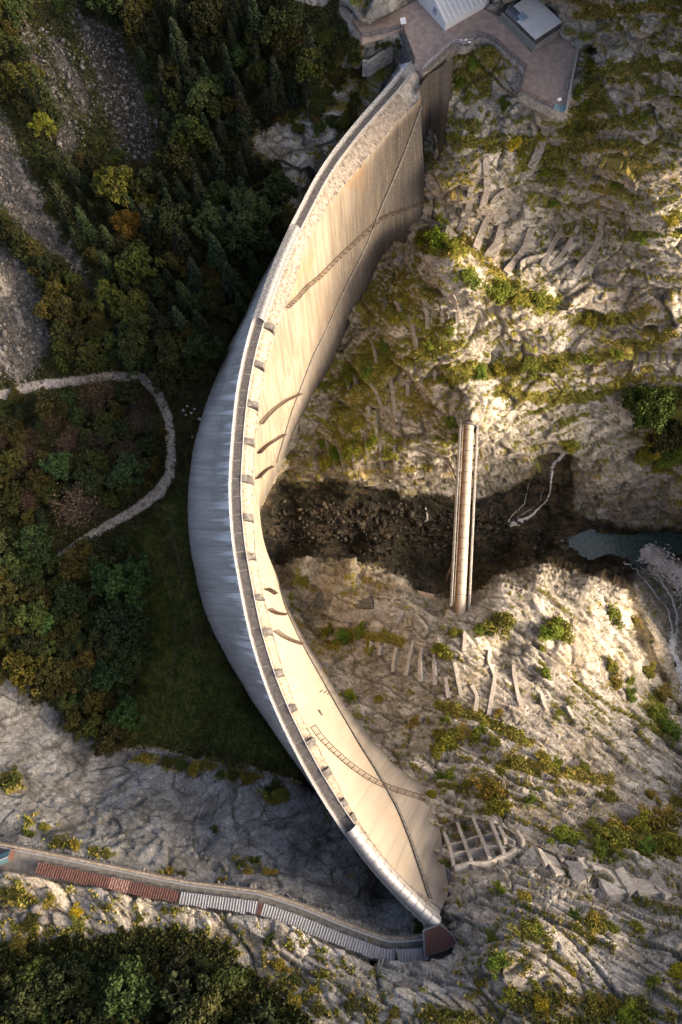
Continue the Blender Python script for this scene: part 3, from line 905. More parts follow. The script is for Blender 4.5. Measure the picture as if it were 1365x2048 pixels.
# upstream wall
fu = np.linspace(0, 1.18, 30)
UP = S_U0[:, None, :] + (S_U1 - S_U0)[:, None, :] * np.stack([fu ** 1.1, fu ** 1.1, fu], 1)[None]
uv_up = np.stack(np.broadcast_arrays(us[:, None], UP[..., 2]), -1)
grid_mesh('upstream_wall', UP, M_UP, dam, uv_up, flip=True)
# downstream wall with its abutment end coloured dark for streaks and shade, and its rim beyond the peripheral joint
uv_dn = np.stack(np.broadcast_arrays(ss[:, None], FACE[..., 2]), -1)
fx, fy = FPX[..., 0], FPX[..., 1]
stain_shade = 0.92 * sstep(0.0, 0.60, 1 - ss[:, None] / 60.0 + 0.75 * (fr[None] - 0.45))
stain_shade = np.clip(stain_shade * sstep(0.0, 0.10, fr[None] + 0.02), 0, 0.95)
foot_dark = 0.55 * sstep(0.62, 1.0, fr[None]) * (ss[:, None] < 120)  # darker towards the foot, along the far part only
rim = sstep(-0.006, 0.006, fr[None] - fj[:, None])
grid_mesh('downstream_wall', FACE, M_DN, dam, uv_dn, {'stain_shade': np.maximum(1.0 * stain_shade, 0.3 * foot_dark), 'rim': rim * np.ones_like(fx), 'paler_half': sstep(95, 135, ss)[:, None] * np.ones_like(fx)})
# raised band along the peripheral joint
def face_band(name, px, wid, out, mat, n=90):
    a, b = face_line(px, n)
    m = MB()
    sec = [(-wid / 2, -0.3), (wid / 2, -0.3), (wid / 2, out), (-wid / 2, out)]
    m.sweep(a, sec, up=b)
    return m.build(name, mat, dam)
face_band('peripheral_joint', JOINT_A, 0.75, 0.28, M_CONC_D)
face_band('peripheral_joint', JOINT_B, 0.75, 0.28, M_CONC_D)

# crest: matched inner (walkway) and outer (downstream) edges
WK = 1.95
def norm2(L):
    t = np.gradient(L, axis=0)
    n = np.stack([-t[:, 1], t[:, 0], 0 * t[:, 0]], 1)
    n /= np.linalg.norm(n, axis=1)[:, None]
    return n * np.sign(n[:, :1])
N_U = norm2(S_U0)
S_WI = S_U0 + N_U * WK
S_WI[:, 2] = 0
j = 0
outer = []
for k in range(NS):
    d = np.linalg.norm(S_D0[:, :2] - S_WI[k, :2], axis=1)
    d[:j] = 1e9
    j = int(np.argmin(d)) if k > 0 else 0
    outer.append(S_D0[j])
S_OUT = np.array(outer)
for _ in range(4):
    S_OUT[1:-1] = (S_OUT[:-2] + 2 * S_OUT[1:-1] + S_OUT[2:]) / 4
# core of the crest under walkway and bays
TOP = np.stack([S_U0 + [0, 0, -0.30], S_WI + [0, 0, -0.32], lerp(S_WI, S_OUT, 0.5) * [1, 1, 0] + [0, 0, -1.9], S_OUT * [1, 1, 0] + [0, 0, -2.35]], 1)
grid_mesh('crest_core', TOP, M_CONC, dam, flip=True, smooth=False)
def s_at(px, py):
    """crest station next to a surveyed pixel"""
    q = P(px, py, -0.5)
    return int(np.argmin(np.linalg.norm(S_WI[:, :2] - q[:2], axis=1)))
def band(sa, sb, n):
    k = np.linspace(sa, sb, n)
    f = lambda A: np.stack([np.interp(k, np.arange(NS), A[:, c]) for c in range(3)], 1)
    return f(S_U0), f(S_WI), f(S_OUT)
STUMPS = [(532,653),(516,728),(503,806),(493,884),(489,960),(490,1039),(498,1117),(511,1194),(530,1270),(551,1344),(578,1416),(614,1488),(649,1554),(681,1604),(700,1634)]
st_s = [float(s_at(*q)) for q in STUMPS]
# the rough crest band towards the far abutment
def rough_strip(name, sa, sb, n, mat, zi=-0.35, zo=-1.9, jit=0.16, over=0.25):
    u_, w_, o_ = band(sa, sb, n)
    rows = []
    for q in np.linspace(0, 1, 7):
        e = w_ + (o_ - w_) * q
        e[:, 2] = lerp(zi, zo, q ** 1.4)
        rows.append(e)
    G = np.stack(rows, 1)
    G[:, 1:-1, 2] += RNG.normal(0, jit, G[:, 1:-1, 2].shape) * 0.6
    G[:, -1] += (o_ - w_) / np.linalg.norm(o_ - w_, axis=1)[:, None] * (over + RNG.normal(0, 0.12, (n, 1)))
    G[:, -1, 2] = zo + RNG.normal(0, 0.12, n)
    low = G[:, -1:].copy(); low[..., 2] -= 1.0
    inn = G[:, :1].copy(); inn[..., 2] -= 0.6
    G = np.concatenate([inn, G, low], 1)
    return grid_mesh(name, G, mat, dam, flip=True, smooth=False)
rough_strip('broken_crest_band', 9, st_s[0] - 0.6, 240, M_RUBBLE)
rough_strip('broken_crest_band', st_s[-1] + 0.8, NS - 3, 120, M_RUBBLE, -0.5, -1.6)
for k in range(len(st_s) - 1):
    a, b = st_s[k], st_s[k + 1]
    n = 15
    u_, w_, o_ = band(a + 0.75, b - 0.75, n)
    rows = []
    for q, z in ((0.0, -1.0), (0.0, -0.22), (0.28, -0.40), (0.55, -0.95), (0.8, -1.65), (1.0, -2.15), (1.06, -2.9)):
        e = w_ + (o_ - w_) * (0.02 + 0.98 * q)
        e[:, 2] = z
        rows.append(e)
    G = np.repeat(np.stack(rows, 1), 2, axis=0)[1:-1]       # boards: each strip steps a little
    jt = np.repeat(RNG.normal(0, 0.07, n - 1), 2)
    G[..., 2] += jt[:, None]
    G[:, -2:, :2] += (np.repeat(RNG.normal(0, 0.10, n - 1), 2)[:, None, None]) * ((o_ - w_)[:1, None, :2] / 3)
    grid_mesh('spillway_bay', G, M_CONC_L, dam, flip=True, smooth=False)
for s in st_s:
    u_, w_, o_ = band(s - 0.62, s + 0.62, 2)
    m = MB()
    c = [w_[0] + (o_ - w_)[0] * 0.05, w_[1] + (o_ - w_)[1] * 0.05, w_[1] + (o_ - w_)[1] * 1.03, w_[0] + (o_ - w_)[0] * 1.03]
    top = np.array(c); top[:, 2] = [0.45, 0.35, -0.15, 0.0]
    top += RNG.normal(0, 0.07, top.shape)
    ctr = top.mean(0); ctr[2] += 0.12
    bot = top.copy(); bot[:, 2] = -2.9
    e_mid = (top + np.roll(top, -1, 0)) / 2 + RNG.normal(0, 0.10, top.shape)
    ring = np.empty((8, 3)); ring[0::2] = top; ring[1::2] = e_mid
    rb = ring.copy(); rb[:, 2] = -2.9
    v = np.r_[ring, rb, [ctr]]
    f = [(i, (i + 1) % 8, 16) for i in range(8)] + [(i + 8, (i + 1) % 8 + 8, (i + 1) % 8, i) for i in range(8)]
    m.add(v, f).build('pier_stump', M_CONC_D, dam)

# walkway deck: base slab and panels
m = MB()
SL = np.stack([S_U0 + [0, 0, -0.34], S_U0 + [0, 0, -0.04], S_WI + [0, 0, -0.04], S_WI + [0, 0, -0.34]], 1)
SL[:, :2, :] -= N_U[:, None, :] * 0.25
for A, B in zip(SL[:-1], SL[1:]):
    m.add(np.r_[A, B], [(0, 1, 5, 4), (1, 2, 6, 5), (2, 3, 7, 6)])
m.build('walkway_slab', M_CONC, dam)
k0 = 5
npan = 52
for a, b in zip(np.linspace(k0, NS - 2, npan + 1)[:-1], np.linspace(k0, NS - 2, npan + 1)[1:]):
    u_, w_, o_ = band(a + 0.08, b - 0.08, 5)
    m = MB()
    n_ = (w_ - u_) / WK
    L1, L2 = u_ + n_ * 0.22, w_ - n_ * 0.22
    ring = np.r_[L1, L2[::-1]]
    ring[:, 2] = 0.03
    m.prism(ring, (0, 0, -0.065)).build('deck_panel', M_DECK, dam)
# kerbs and railings on both edges
def railing(line, h, mat, parent, name='railing', spacing=2.0, rails=(1.0, 0.55), net=None, r=0.035, posts=True, base=0.0, lean=None):
    line = np.asarray(line, float)
    L = arc(line)
    n = max(2, int(round(L[-1] / spacing)) + 1)
    q = np.stack([np.interp(np.linspace(0, L[-1], n), L, line[:, k]) for k in range(3)], 1)
    m = MB()
    dz = np.array([0, 0, 1.0])
    ln = np.zeros((n, 3)) if lean is None else np.asarray(lean(q))
    for fr_ in rails:
        m.tube(q + dz * (base + h * fr_) + ln * fr_, r, 5)
    if posts:
        for e, l_ in zip(q, ln):
            m.tube([e + dz * (base - 0.15), e + dz * (base + h) + l_], r * 1.25, 5)
    o = m.build(name, mat, parent)
    if net is not None:
        mm = MB()
        G = np.stack([q + dz * (base + 0.06), q + dz * (base + h) + ln], 1)
        for A, B in zip(G[:-1], G[1:]):
            mm.add(np.r_[A, B], [(0, 1, 3, 2)])
        mm.build('mesh_infill', net, o if parent is not None and ROOT.get(o.name) is not None else parent)
    return o
crest_walk = empty('crest_walkway_railing', tuple(S_U0[100] + [0, 0, 0]), 'galvanised wire mesh railings lining the walkway along the dam crest', 'railing')
outw = lambda q: -0.35 * np.stack([np.interp(q[:, 0] * 0 + np.array([np.argmin(np.linalg.norm(S_U0[:, :2] - e[:2], axis=1)) for e in q]), np.arange(NS), N_U[:, c]) for c in range(3)], 1)
railing((S_U0 - N_U * 0.05)[4:NS - 1], 1.25, M_STEEL, crest_walk, 'outer_railing', 1.9, (1.0, 0.5, 0.12), M_NET, 0.045, lean=outw)
railing((S_WI + N_U * 0.03)[4:NS - 1], 1.15, M_STEEL, crest_walk, 'inner_railing', 1.9, (1.0, 0.5), M_NET, 0.04)
m = MB()
m.sweep((S_U0 - N_U * 0.12)[4:NS - 1] + [0, 0, 0.02], [(-0.13, -0.1), (0.13, -0.1), (0.13, 0.16), (-0.13, 0.16)])
m.build('kerb', M_CONC_L, dam)
m = MB()
m.sweep((S_WI)[4:NS - 1] + [0, 0, 0.02], [(-0.11, -0.1), (0.11, -0.1), (0.11, 0.13), (-0.11, 0.13)])
m.build('kerb', M_CONC_L, dam)

# catwalks bracketed to the downstream face
def catwalk(px, wid=1.15, step=2.0):
    q = np.asarray(px, float)
    a, b = face_line(px, 60)
    L = arc(a)
    n = max(3, int(L[-1] / step))
    m = MB()
    bh = b * [1, 1, 0]
    bh /= np.linalg.norm(bh, axis=1)[:, None]
    out = a + bh * wid
    inn = a + bh * 0.12
    m.tube(out, 0.07, 5)
    m.tube(inn, 0.06, 5)
    m.tube(out + [0, 0, 1.0], 0.045, 5)
    cw = m.build('catwalk', M_RUSTY, dam)
    for u in np.linspace(0, L[-1], n):
        g = lambda A: np.array([np.interp(u, L, A[:, c]) for c in range(3)])
        m = MB()
        o_, i_, w_ = g(out), g(inn), g(a)
        m.tube([w_ - 0.1 * (o_ - i_), o_], 0.07, 5)
        m.tube([w_ + [0, 0, -0.9], o_], 0.05, 5)
        m.tube([o_, o_ + [0, 0, 1.0]], 0.045, 5)
        m.build('bracket', M_RUSTY, cw)
    mm = MB()
    G = np.stack([lerp(inn, out, 0.15), lerp(inn, out, 0.8)], 1)
    for A, B in zip(G[:-1], G[1:]):
        mm.add(np.r_[A, B], [(0, 1, 3, 2)])
    mm.build('grating', M_RUSTY_NET, cw)
M_RUSTY_NET = net_material('rusted_grating', (0.12, 0.085, 0.065), 0.22)
for c in [[(572,611),(600,585),(640,545),(690,500),(735,455),(757,437),(800,418),(846,402)], [(516,845),(545,815),(575,796),(598,786)], [(513,905),(540,882),(567,867)], [(510,958),(525,942),(543,930)],
          [(621,1457),(645,1487),(672,1513),(700,1536),(722,1550),(750,1571),(780,1580),(808,1589),(856,1607)], [(546,1263),(570,1279),(602,1290)], [(534,1219),(552,1228),(571,1232)], [(528,1178),(548,1188)]]:
    catwalk(c)
# small fittings on the lower face
for px, py in [(638,1382),(648,1386),(656,1390)]:
    i, j_ = face_at(px, py)
    m = MB()
    m.tube([FACE[i, j_] - FN[i, j_] * 0.2, FACE[i, j_] + FN[i, j_] * 1.0], 0.12, 6)
    m.tube([FACE[i, j_] + FN[i, j_] * 1.0 - [0, 0, 0.5], FACE[i, j_] + FN[i, j_] * 1.0 + [0, 0, 0.7]], 0.1, 6)
    m.build('anchor_bolt', M_STEEL_D, dam)
i, j_ = face_at(641, 1426)
m = MB()
m.tube([FACE[i, j_] - FN[i, j_] * 0.3, FACE[i, j_] + FN[i, j_] * 0.35], 0.75, 14)
m.build('drain_cap', M_CONC_D, dam)

# abutment wing wall at the far end, below the terrace
Lc = P([856, 860, 860, 858, 856], [150, 200, 280, 360, 434], Zc(np.array([-0.5, -9, -22, -33, -43])))
Lr = P([908, 899, 888, 877, 866], [118, 205, 275, 345, 440], Zc(np.array([-0.5, -8, -13, -21, -38])))
Lf = L_D0[0] * [1, 1, 0] + np.array([[0, 0, z] for z in (-1.0, -9, -20, -30, -40)])
k = np.linspace(0, 4, 40)
ip = lambda A: np.stack([np.interp(k, range(5), A[:, c]) for c in range(3)], 1)
G = np.stack([ip(Lf) + [-1.2, 0.8, 0], ip(Lc), lerp(ip(Lc), ip(Lr), 0.5), ip(Lr)], 1)
uvw = np.stack(np.broadcast_arrays(np.array([0, 4, 8, 12.0])[None], G[..., 2]), -1)
grid_mesh('abutment_wing_wall', G, M_DN, dam, uvw, {'stain_shade': 0.85 * np.ones(G.shape[:2]), 'rim': 0.0 * np.ones(G.shape[:2])})  # wing wall streaked dark too, with its shade painted in

# ------------------------------------------------------------------ canopies over two stretches of the walkway
def canopy(name, pa, pb, label, cover_mat, hoop_mat, gap, h=2.5, wid=2.35, solid=False):
    a, b = s_at(*pa), s_at(*pb)
    u_, w_, _ = band(a, b, max(8, abs(b - a) + 1))
    c = (u_ + w_) / 2
    root = empty(name, tuple(c[len(c) // 2]), label, 'canopy')
    ang = np.linspace(0, math.pi, 13)
    sec = np.stack([wid / 2 * np.cos(ang), 0.9 + (h - 0.9) * np.sin(ang)], 1)
    sec = np.r_[[(wid / 2, 0.05)], sec, [(-wid / 2, 0.05)]]
    m = MB()
    m.sweep(c, sec, closed_sec=False)
    m.build('cover', cover_mat, root, smooth=True)
    L = arc(c)
    for u in np.linspace(0.05, L[-1] - 0.05, int(L[-1] / gap) + 1):
        g = np.array([np.interp(u, L, c[:, q]) for q in range(3)])
        i = min(np.searchsorted(L, u), len(c) - 1)
        t = c[min(i + 1, len(c) - 1)] - c[max(i - 1, 0)]
        t /= np.linalg.norm(t)
        s = np.cross(t, [0, 0, 1])
        pts = g + s * sec[:, :1] * 1.03 + np.array([0, 0, 1.0]) * sec[:, 1:] * 1.02
        m = MB()
        m.tube(pts, 0.055, 5)
        m.build('hoop', hoop_mat, root)
    for sg in (-1, 1):
        m = MB()
        m.tube(c + np.cross(np.gradient(c, axis=0) / np.linalg.norm(np.gradient(c, axis=0), axis=1)[:, None], [0, 0, 1]) * sg * wid * 0.5 + [0, 0, 0.95], 0.06, 5)
        m.build('eave_rail', hoop_mat, root)
    return root
canopy('walkway_canopy', (590,463), (522,648), 'clear arched canopy with white hoops over the crest walkway by the broken crest', M_GLAZE, M_STEEL, 1.25)
canopy('walkway_canopy', (697,1652), (876,1850), 'long shiny metal arched canopy over the crest walkway next to the rusty roof', M_SHEET, M_STEEL, 1.6, solid=True)
# ------------------------------------------------------------------ terrace by the dam and its buildings
M_PAVE = simple('terrace_paving', (0.44, 0.335, 0.27), 0.92, 0, 0.2, 0.7, dark=(0.30, 0.235, 0.195), bump=0.4)
M_WHITE = simple('white_paint', (0.80, 0.80, 0.80), 0.6, 0, 0.06, 1.5)
M_ROOFW = simple('white_roof_sheet', (0.80, 0.79, 0.77), 0.5, 0.1, 0.07, 1.0)
M_ROOFW2 = simple('white_roof_sheet_weathered', (0.66, 0.655, 0.64), 0.55, 0.1, 0.10, 1.0)
M_STAIR = simple('stairwell_grey', (0.20, 0.23, 0.25), 0.6, 0.2, 0.2, 2)
M_PANE = simple('window_pane', (0.30, 0.40, 0.50), 0.12, 0, 0.1, 1, spec=0.6)
M_TEALG = simple('teal_glass', (0.28, 0.46, 0.44), 0.15, 0, 0.12, 1.5, spec=0.6)
M_BOARD = simple('pale_boards', (0.42, 0.39, 0.35), 0.85, 0, 0.2, 2)
M_WOOD = simple('bench_wood', (0.36, 0.31, 0.26), 0.85, 0, 0.2, 3)
tp = np.array(TERRACE, float)
m = MB()
m.prism(P(tp[:, 0], tp[:, 1], 0.0) + [0, 0, 0.03], (0, 0, -1.2))
m.build('terrace_pavement', M_PAVE, None, kind='structure')

def line3(px, z=0.0, n=None):
    a = np.asarray(px, float)
    q = P(a[:, 0], a[:, 1], z)
    return q
def densify(L, st=0.5):
    a = arc(L)
    return resample(L, max(2, int(a[-1] / st)))
def wall_along(name, L, h, thick, mat, label, cat='wall', up=0.3):
    L = densify(np.asarray(L, float), 1.5)
    m = MB()
    m.sweep(L, [(-thick / 2, -h), (thick / 2, -h), (thick / 2, up), (-thick / 2, up)])
    return m.build(name, mat, None, label=label, cat=cat)
wall_along('retaining_wall', line3([(833,137),(848,146),(909,91)], -0.05), 4.6, 0.9, M_RUBBLE, 'stained masonry retaining wall below the terrace corner beside the dam end', up=0.25)
wall_along('retaining_wall', line3([(803,64),(808,78),(828,128)], -0.1), 6.5, 0.7, M_CONC_D, 'dark retaining wall between the terrace and the cleft behind the walkway', up=0.25)
wall_along('retaining_wall', line3([(726,122),(735,126),(768,102),(786,94)], Zc(-4.0)), 4.2, 0.6, M_CONC, 'lone bent grey concrete retaining wall on the slope behind the dam', up=0.2)
wall_along('terrace_kerb', line3([(909,90),(918,95),(940,95),(953,76),(981,82),(1051,142),(1039,188),(1106,223),(1131,229)], -0.1), 1.6, 0.5, M_CONC, 'low concrete kerb along the broken terrace edge above the cliff', 'kerb', up=0.32)
wall_along('parapet_wall', line3([(1131,227),(1142,165),(1155,103)], 0.0), 0.8, 0.45, M_BOARD, 'thick pale parapet wall beside the tunnel mouth and the benches', up=1.0)

def fence(px, label, z=0.03, h=1.3, spacing=2.4, net=M_FENCE, mat=M_STEEL_D, name='terrace_fence'):
    L = densify(line3(px, z), 0.6)
    root = empty(name, tuple(L[len(L) // 2]), label, 'fence')
    railing(L, h, mat, root, 'rails_and_posts', spacing, (1.0, 0.5), net, 0.08)
    return root
fence([(703,47),(725,79),(802,59)], 'mesh fence with dark posts round the footpath end of the terrace')
fence([(806,62),(810,76),(829,124)], 'mesh fence from the white panel down to the walkway entrance')
fence([(846,141),(908,86)], 'galvanised fence above the stained masonry retaining wall', mat=M_STEEL)
fence([(908,87),(919,92),(940,92),(953,73)], 'short fence round the balcony with white markers', mat=M_STEEL)
fence([(953,73),(981,79),(1051,139)], 'long diagonal fence between paving and the grassy knoll')
fence([(1051,139),(1039,185)], 'short fence stepping down beside the grassy knoll')
fence([(1039,185),(1106,219)], 'fence running to the green glass lookout floor')
# gate
g0, g1 = P(703, 49, 0), P(712, 32, 0)
gate = empty('metal_gate', tuple(g0), 'tall metal mesh gate across the footpath by the terrace', 'gate')
m = MB()
for e in (g0, g1):
    m.tube([e, e + [0, 0, 2.3]], 0.09, 6)
for h in (0.2, 1.2, 2.3):
    m.tube([g0 + [0, 0, h], g1 + [0, 0, h]], 0.07, 6)
m.build('gate_frame', M_STEEL, gate)
m = MB()
m.add([g0 + [0, 0, .2], g1 + [0, 0, .2], g1 + [0, 0, 2.3], g0 + [0, 0, 2.3]], [(0, 1, 2, 3)])
m.build('mesh_infill', M_NET, gate)
# information panel
b = P(806, 50, 0)
pn = empty('information_panel', tuple(b), 'square white information panel on a post at the terrace fence', 'panel')
MB().tube([b, b + [0, 0, 1.0]], 0.06, 6).build('post', M_STEEL_D, pn)
MB().box(b + [0, 0, 1.1], np.array([.62, .16, 0]), np.array([-.14, .55, .3]), (0, 0, .05)).build('board', M_WHITE, pn)
for q, lab in (((921, 90), 'white box topped post at the end of the balcony fence'), ((930, 91), 'tallest white topped post on the balcony fence'), ((938, 92), 'small white topped post at the balcony corner')):
    b = P(*q, 0)
    hh = {921: 1.2, 930: 1.5, 938: 1.0}[q[0]]
    sc_ = empty('viewing_scope', tuple(b), lab, 'scope')
    MB().tube([b, b + [0, 0, hh]], 0.07, 6).build('post', M_STEEL_D, sc_)
    mm = MB()
    mm.tube([b + [-.22, 0.1, hh], b + [.28, -.05, hh + .1]], [.22, .17], 8)
    mm.build('head', M_WHITE, sc_)
b = P(1117, 206, 0)
hs = empty('handrail_sign', tuple(b), 'small white lectern sign beside the glass lookout floor', 'sign')
MB().tube([b, b + [0, 0, .95]], .06, 6).build('post', M_STEEL_D, hs)
MB().box(b + [0, 0, 1.0], (.42, .15, 0), (-.1, .25, .12), (0, 0, .03)).build('board', M_WHITE, hs)
# glass lookout floor
q = P([1108, 1131, 1129, 1106], [208, 212, 228, 223], 0.0)
lk = empty('lookout_floor', tuple(q.mean(0)), 'square greenish glass lookout floor at the terrace tip', 'lookout')
c4 = q + [0, 0, 0.16]
for i in range(2):
    for j2 in range(2):
        f = lambda u, v: (c4[0] * (1 - u) + c4[1] * u) * (1 - v) + (c4[3] * (1 - u) + c4[2] * u) * v
        u0_, v0_ = 0.03 + i * 0.5, 0.03 + j2 * 0.5
        m = MB()
        m.prism([f(u0_, v0_), f(u0_ + .44, v0_), f(u0_ + .44, v0_ + .44), f(u0_, v0_ + .44)], (0, 0, -0.08)).build('pane', M_TEALG, lk)
m = MB()
m.prism(q + [0, 0, 0.11], (0, 0, -0.2)).build('frame', M_STEEL, lk)
# benches
for (bx, by), lab in (((1137, 150), 'pale wooden bench against the parapet nearer the tunnel mouth'), ((1133, 176), 'pale wooden bench against the parapet nearer the glass lookout')):
    b = P(bx, by, 0)
    d = P(1131, 227, 0) - P(1155, 103, 0); d /= np.linalg.norm(d)
    s_ = np.array([-d[1], d[0], 0])
    r_ = empty('terrace_bench', tuple(b), lab, 'bench')
    MB().box(b + [0, 0, .48], d * 1.1, s_ * .24, (0, 0, .05)).build('seat', M_WOOD, r_)
    for k in (-.8, .8):
        MB().box(b + d * k + [0, 0, .23], d * .07, s_ * .2, (0, 0, .2)).build('leg', M_CONC, r_)

# house with white standing-seam roof
A = P(890, 62, 0.0)
w = P(834, 0, 0.0) - A; w /= np.linalg.norm(w)
e = P(957, 4, 0.0) - A; e -= w * (e @ w); e /= np.linalg.norm(e)
up = np.array([0, 0, 1.0])
he, hr, span, ln = 2.5, 5.2, 10.5, 13.0
hs1 = empty('white_house', tuple(A), 'white walled house with pale seamed metal roof on the terrace', 'house')
m = MB()
prof = [A + up * 0, A + up * he, A + w * span / 2 + up * hr, A + w * span + up * he, A + w * span]
m.prism(prof, e * ln)
m.build('walls', M_WHITE, hs1)
npan = 22
for side in (0, 1):
    o0 = A + up * (he - 0.12) - w * 0.35 if side == 0 else A + w * (span + .35) + up * (he - .12)
    rg = A + w * span / 2 + up * (hr + 0.08)
    for k in range(npan):
        a0, a1 = -0.45 + (ln + .9) * k / npan, -0.45 + (ln + .9) * (k + 0.94) / npan
        m = MB()
        n_ = np.cross(rg - o0, e); n_ /= np.linalg.norm(n_); n_ *= np.sign(n_[2])
        m.prism([o0 + e * a0 + n_ * .06, o0 + e * a1 + n_ * .06, rg + e * a1 + n_ * .06, rg + e * a0 + n_ * .06], -n_ * 0.1)
        m.prism([o0 + e * a1 + n_ * .20, o0 + e * (a1 + .07) + n_ * .20, rg + e * (a1 + .07) + n_ * .20, rg + e * a1 + n_ * .20], -n_ * 0.24)
        m.build('roof_sheet', (M_ROOFW, M_ROOFW2)[k % 2], hs1)
fr0 = A + w * 4.2 - e * 0.05
wd = MB().box(fr0 + up * 2.2, w * .75, -e * .05, up * .95).build('window', M_WHITE, hs1)
MB().box(fr0 + up * 2.2, w * .62, -e * .09, up * .82).build('pane', M_PANE, wd)

# small flat-roofed building with a stairwell
Cn, Lf_, Rt = P(1067, 104, 0.03), P(1001, 39, 0.03), P(1114, 57, 0.03)
l_ = Lf_ - Cn; wl = np.linalg.norm(l_); l_ /= wl
r_ = Rt - Cn; r_ -= l_ * (r_ @ l_); wr = np.linalg.norm(r_); r_ /= wr
hut = empty('visitor_building', tuple(Cn), 'small building with flat white roof and open stairwell on the terrace', 'building')
hb = 1.9
m = MB()
m.prism([Cn + l_ * .5 + r_ * .5 + up * hb, Cn + l_ * (wl - .5) + r_ * .5 + up * hb, Cn + l_ * (wl - .5) + r_ * (wr - .5) + up * hb, Cn + l_ * .5 + r_ * (wr - .5) + up * hb], -up * hb)
m.build('walls', M_CONC_D, hut)
for k in range(4):
    z = 0.25 + k * 0.5
    for (p0, dd, L_, nn) in ((Cn, l_, wl, -r_), (Cn, r_, wr, -l_)):
        MB().box(p0 + dd * L_ / 2 + up * z, dd * L_ / 2, nn * .06, up * .11).build('cladding_board', M_BOARD, hut)
m = MB()
rc = [Cn + l_ * .9 + r_ * .7, Cn + l_ * (wl * .62) + r_ * .7, Cn + l_ * (wl * .62) + r_ * 3.0, Cn + l_ * (wl * .95) + r_ * 3.0 , Cn + l_ * (wl * .95) + r_ * (wr - .1), Cn + l_ * .9 + r_ * (wr - .1)]
m.prism([p_ + up * 2.45 for p_ in rc], -up * 0.28)
m.build('flat_roof', M_ROOFW, hut)
m = MB()
m.prism([Cn + l_ * (wl * .63) + r_ * .5 + up * 1.95, Cn + l_ * (wl - .2) + r_ * .5 + up * 1.95, Cn + l_ * (wl - .2) + r_ * 2.9 + up * 1.95, Cn + l_ * (wl * .63) + r_ * 2.9 + up * 1.95], -up * .1)
m.build('stairwell_floor', M_STAIR, hut)
MB().box(Cn + l_ * wl * .62 + r_ * 2.2 + up * 2.75, l_ * .9, r_ * .8, up * .22).build('skylight', M_PANE, hut)
st = densify(np.array([Cn + l_ * (wl * .62) + r_ * .5, Cn + l_ * (wl - .3) + r_ * .5, Cn + l_ * (wl - .3) + r_ * 3.0]) + up * 2.0, .5)
railing(st, 1.0, M_STEEL, hut, 'stair_railing', 1.0, (1, .5), None, .04)
rl = densify(np.array([Lf_ - r_ * .35, Cn - r_ * .35 - l_ * .35, Rt - l_ * .35]), .5)
railing(rl, 1.1, M_BOARD, hut, 'handrail', 2.0, (1, .6, .25), None, .05)

# ------------------------------------------------------------------ gallery walkway cut into the rock and the roofs along it
M_ASPH = simple('walkway_asphalt', (0.17, 0.17, 0.165), 0.9, 0, 0.25, 1.0)
M_RUST = simple('rusted_sheet', (0.095, 0.046, 0.038), 0.9, 0.0, 0.5, 2.6, dark=(0.045, 0.024, 0.022), bump=0.3)
M_RUST2 = simple('peeling_rusted_sheet', (0.20, 0.14, 0.12), 0.8, 0.0, 0.5, 3.0, dark=(0.09, 0.035, 0.03), bump=0.3)
M_BLUE = simple('pale_corrugated_sheet', (0.165, 0.172, 0.19), 0.5, 0.25, 0.12, 1.0)
ga = np.array([g for g in GAL if g[0] > -80] , float)
LG = smooth_line(P(np.r_[-90, ga[:, 0]], np.r_[1683, ga[:, 1]], 0.0), 240, 3)
NG = norm2(LG); NG *= -np.sign(NG[:, 1:2])                 # towards the rock
aG = arc(LG)
gat = lambda A, u: np.stack([np.interp(u, aG, A[:, k]) for k in range(3)], -1)
m = MB()
m.sweep(LG + [0, 0, 0.05], [(-0.75, -0.5), (3.0, -0.5), (3.0, 0.02), (-0.75, 0.02)] if True else None)
m.build('gallery_path', M_ASPH, None, kind='structure')
def gs(x):
    pxs = proj(LG)[0]
    return float(np.interp(x, pxs, aG))
gal_rail = empty('gallery_railing', tuple(gat(LG, gs(400))), 'thin steel railing along the outer edge of the roofed rock gallery path', 'railing')
railing(LG[::2] - NG[::2] * .72 + [0, 0, .06], 1.1, M_STEEL, gal_rail, 'rails_and_posts', 3.0, (1, .5), M_NET, .04)
wall_along('gallery_kerb', (LG - NG * .95)[::4], 0.9, 0.35, M_CONC_L, 'pale concrete kerb along the outer edge of the gallery path', 'kerb', up=0.22)
def lean_roof(name, label, x0, x1, pw, mat_fn, inner=0.15, outer_=2.0, zi=1.9, zo=2.4):
    s0, s1 = gs(x0), gs(x1)
    n = int((s1 - s0) / pw)
    root = empty(name, tuple(gat(LG, (s0 + s1) / 2)), label, 'roof')
    for k in range(n):
        ua, ub = s0 + (s1 - s0) * k / n, s0 + (s1 - s0) * (k + .97) / n
        t = np.linspace(ua, ub, 7)
        c, nn = gat(LG, t), gat(NG, t)
        wv = 0.05 * np.cos(np.linspace(0, 4 * math.pi, 7))
        ext_ = RNG.normal(0, .10)
        I = c + nn * inner + np.stack([0 * t, 0 * t, zi + wv], 1)
        O = c + nn * (outer_ + ext_) + np.stack([0 * t, 0 * t, zo + wv], 1)
        m = MB()
        G = np.r_[I, O, I - [0, 0, .04], O - [0, 0, .04]]
        fs = []
        for q in range(6):
            fs += [(q, q + 1, 8 + q, 7 + q), (14 + q, 21 + q, 22 + q, 15 + q), (q, 14 + q, 15 + q, q + 1), (7 + q, 8 + q, 22 + q, 21 + q)]
        m.add(G, fs).build('roof_sheet', mat_fn(k), root)
    for u in np.arange(s0 + .3, s1, 3.2):
        c, nn = gat(LG, u), gat(NG, u)
        MB().tube([c + nn * (inner + .15) + [0, 0, .0], c + nn * (inner + .15) + [0, 0, zi]], .07, 6).build('post', M_STEEL_D, root)
    return root
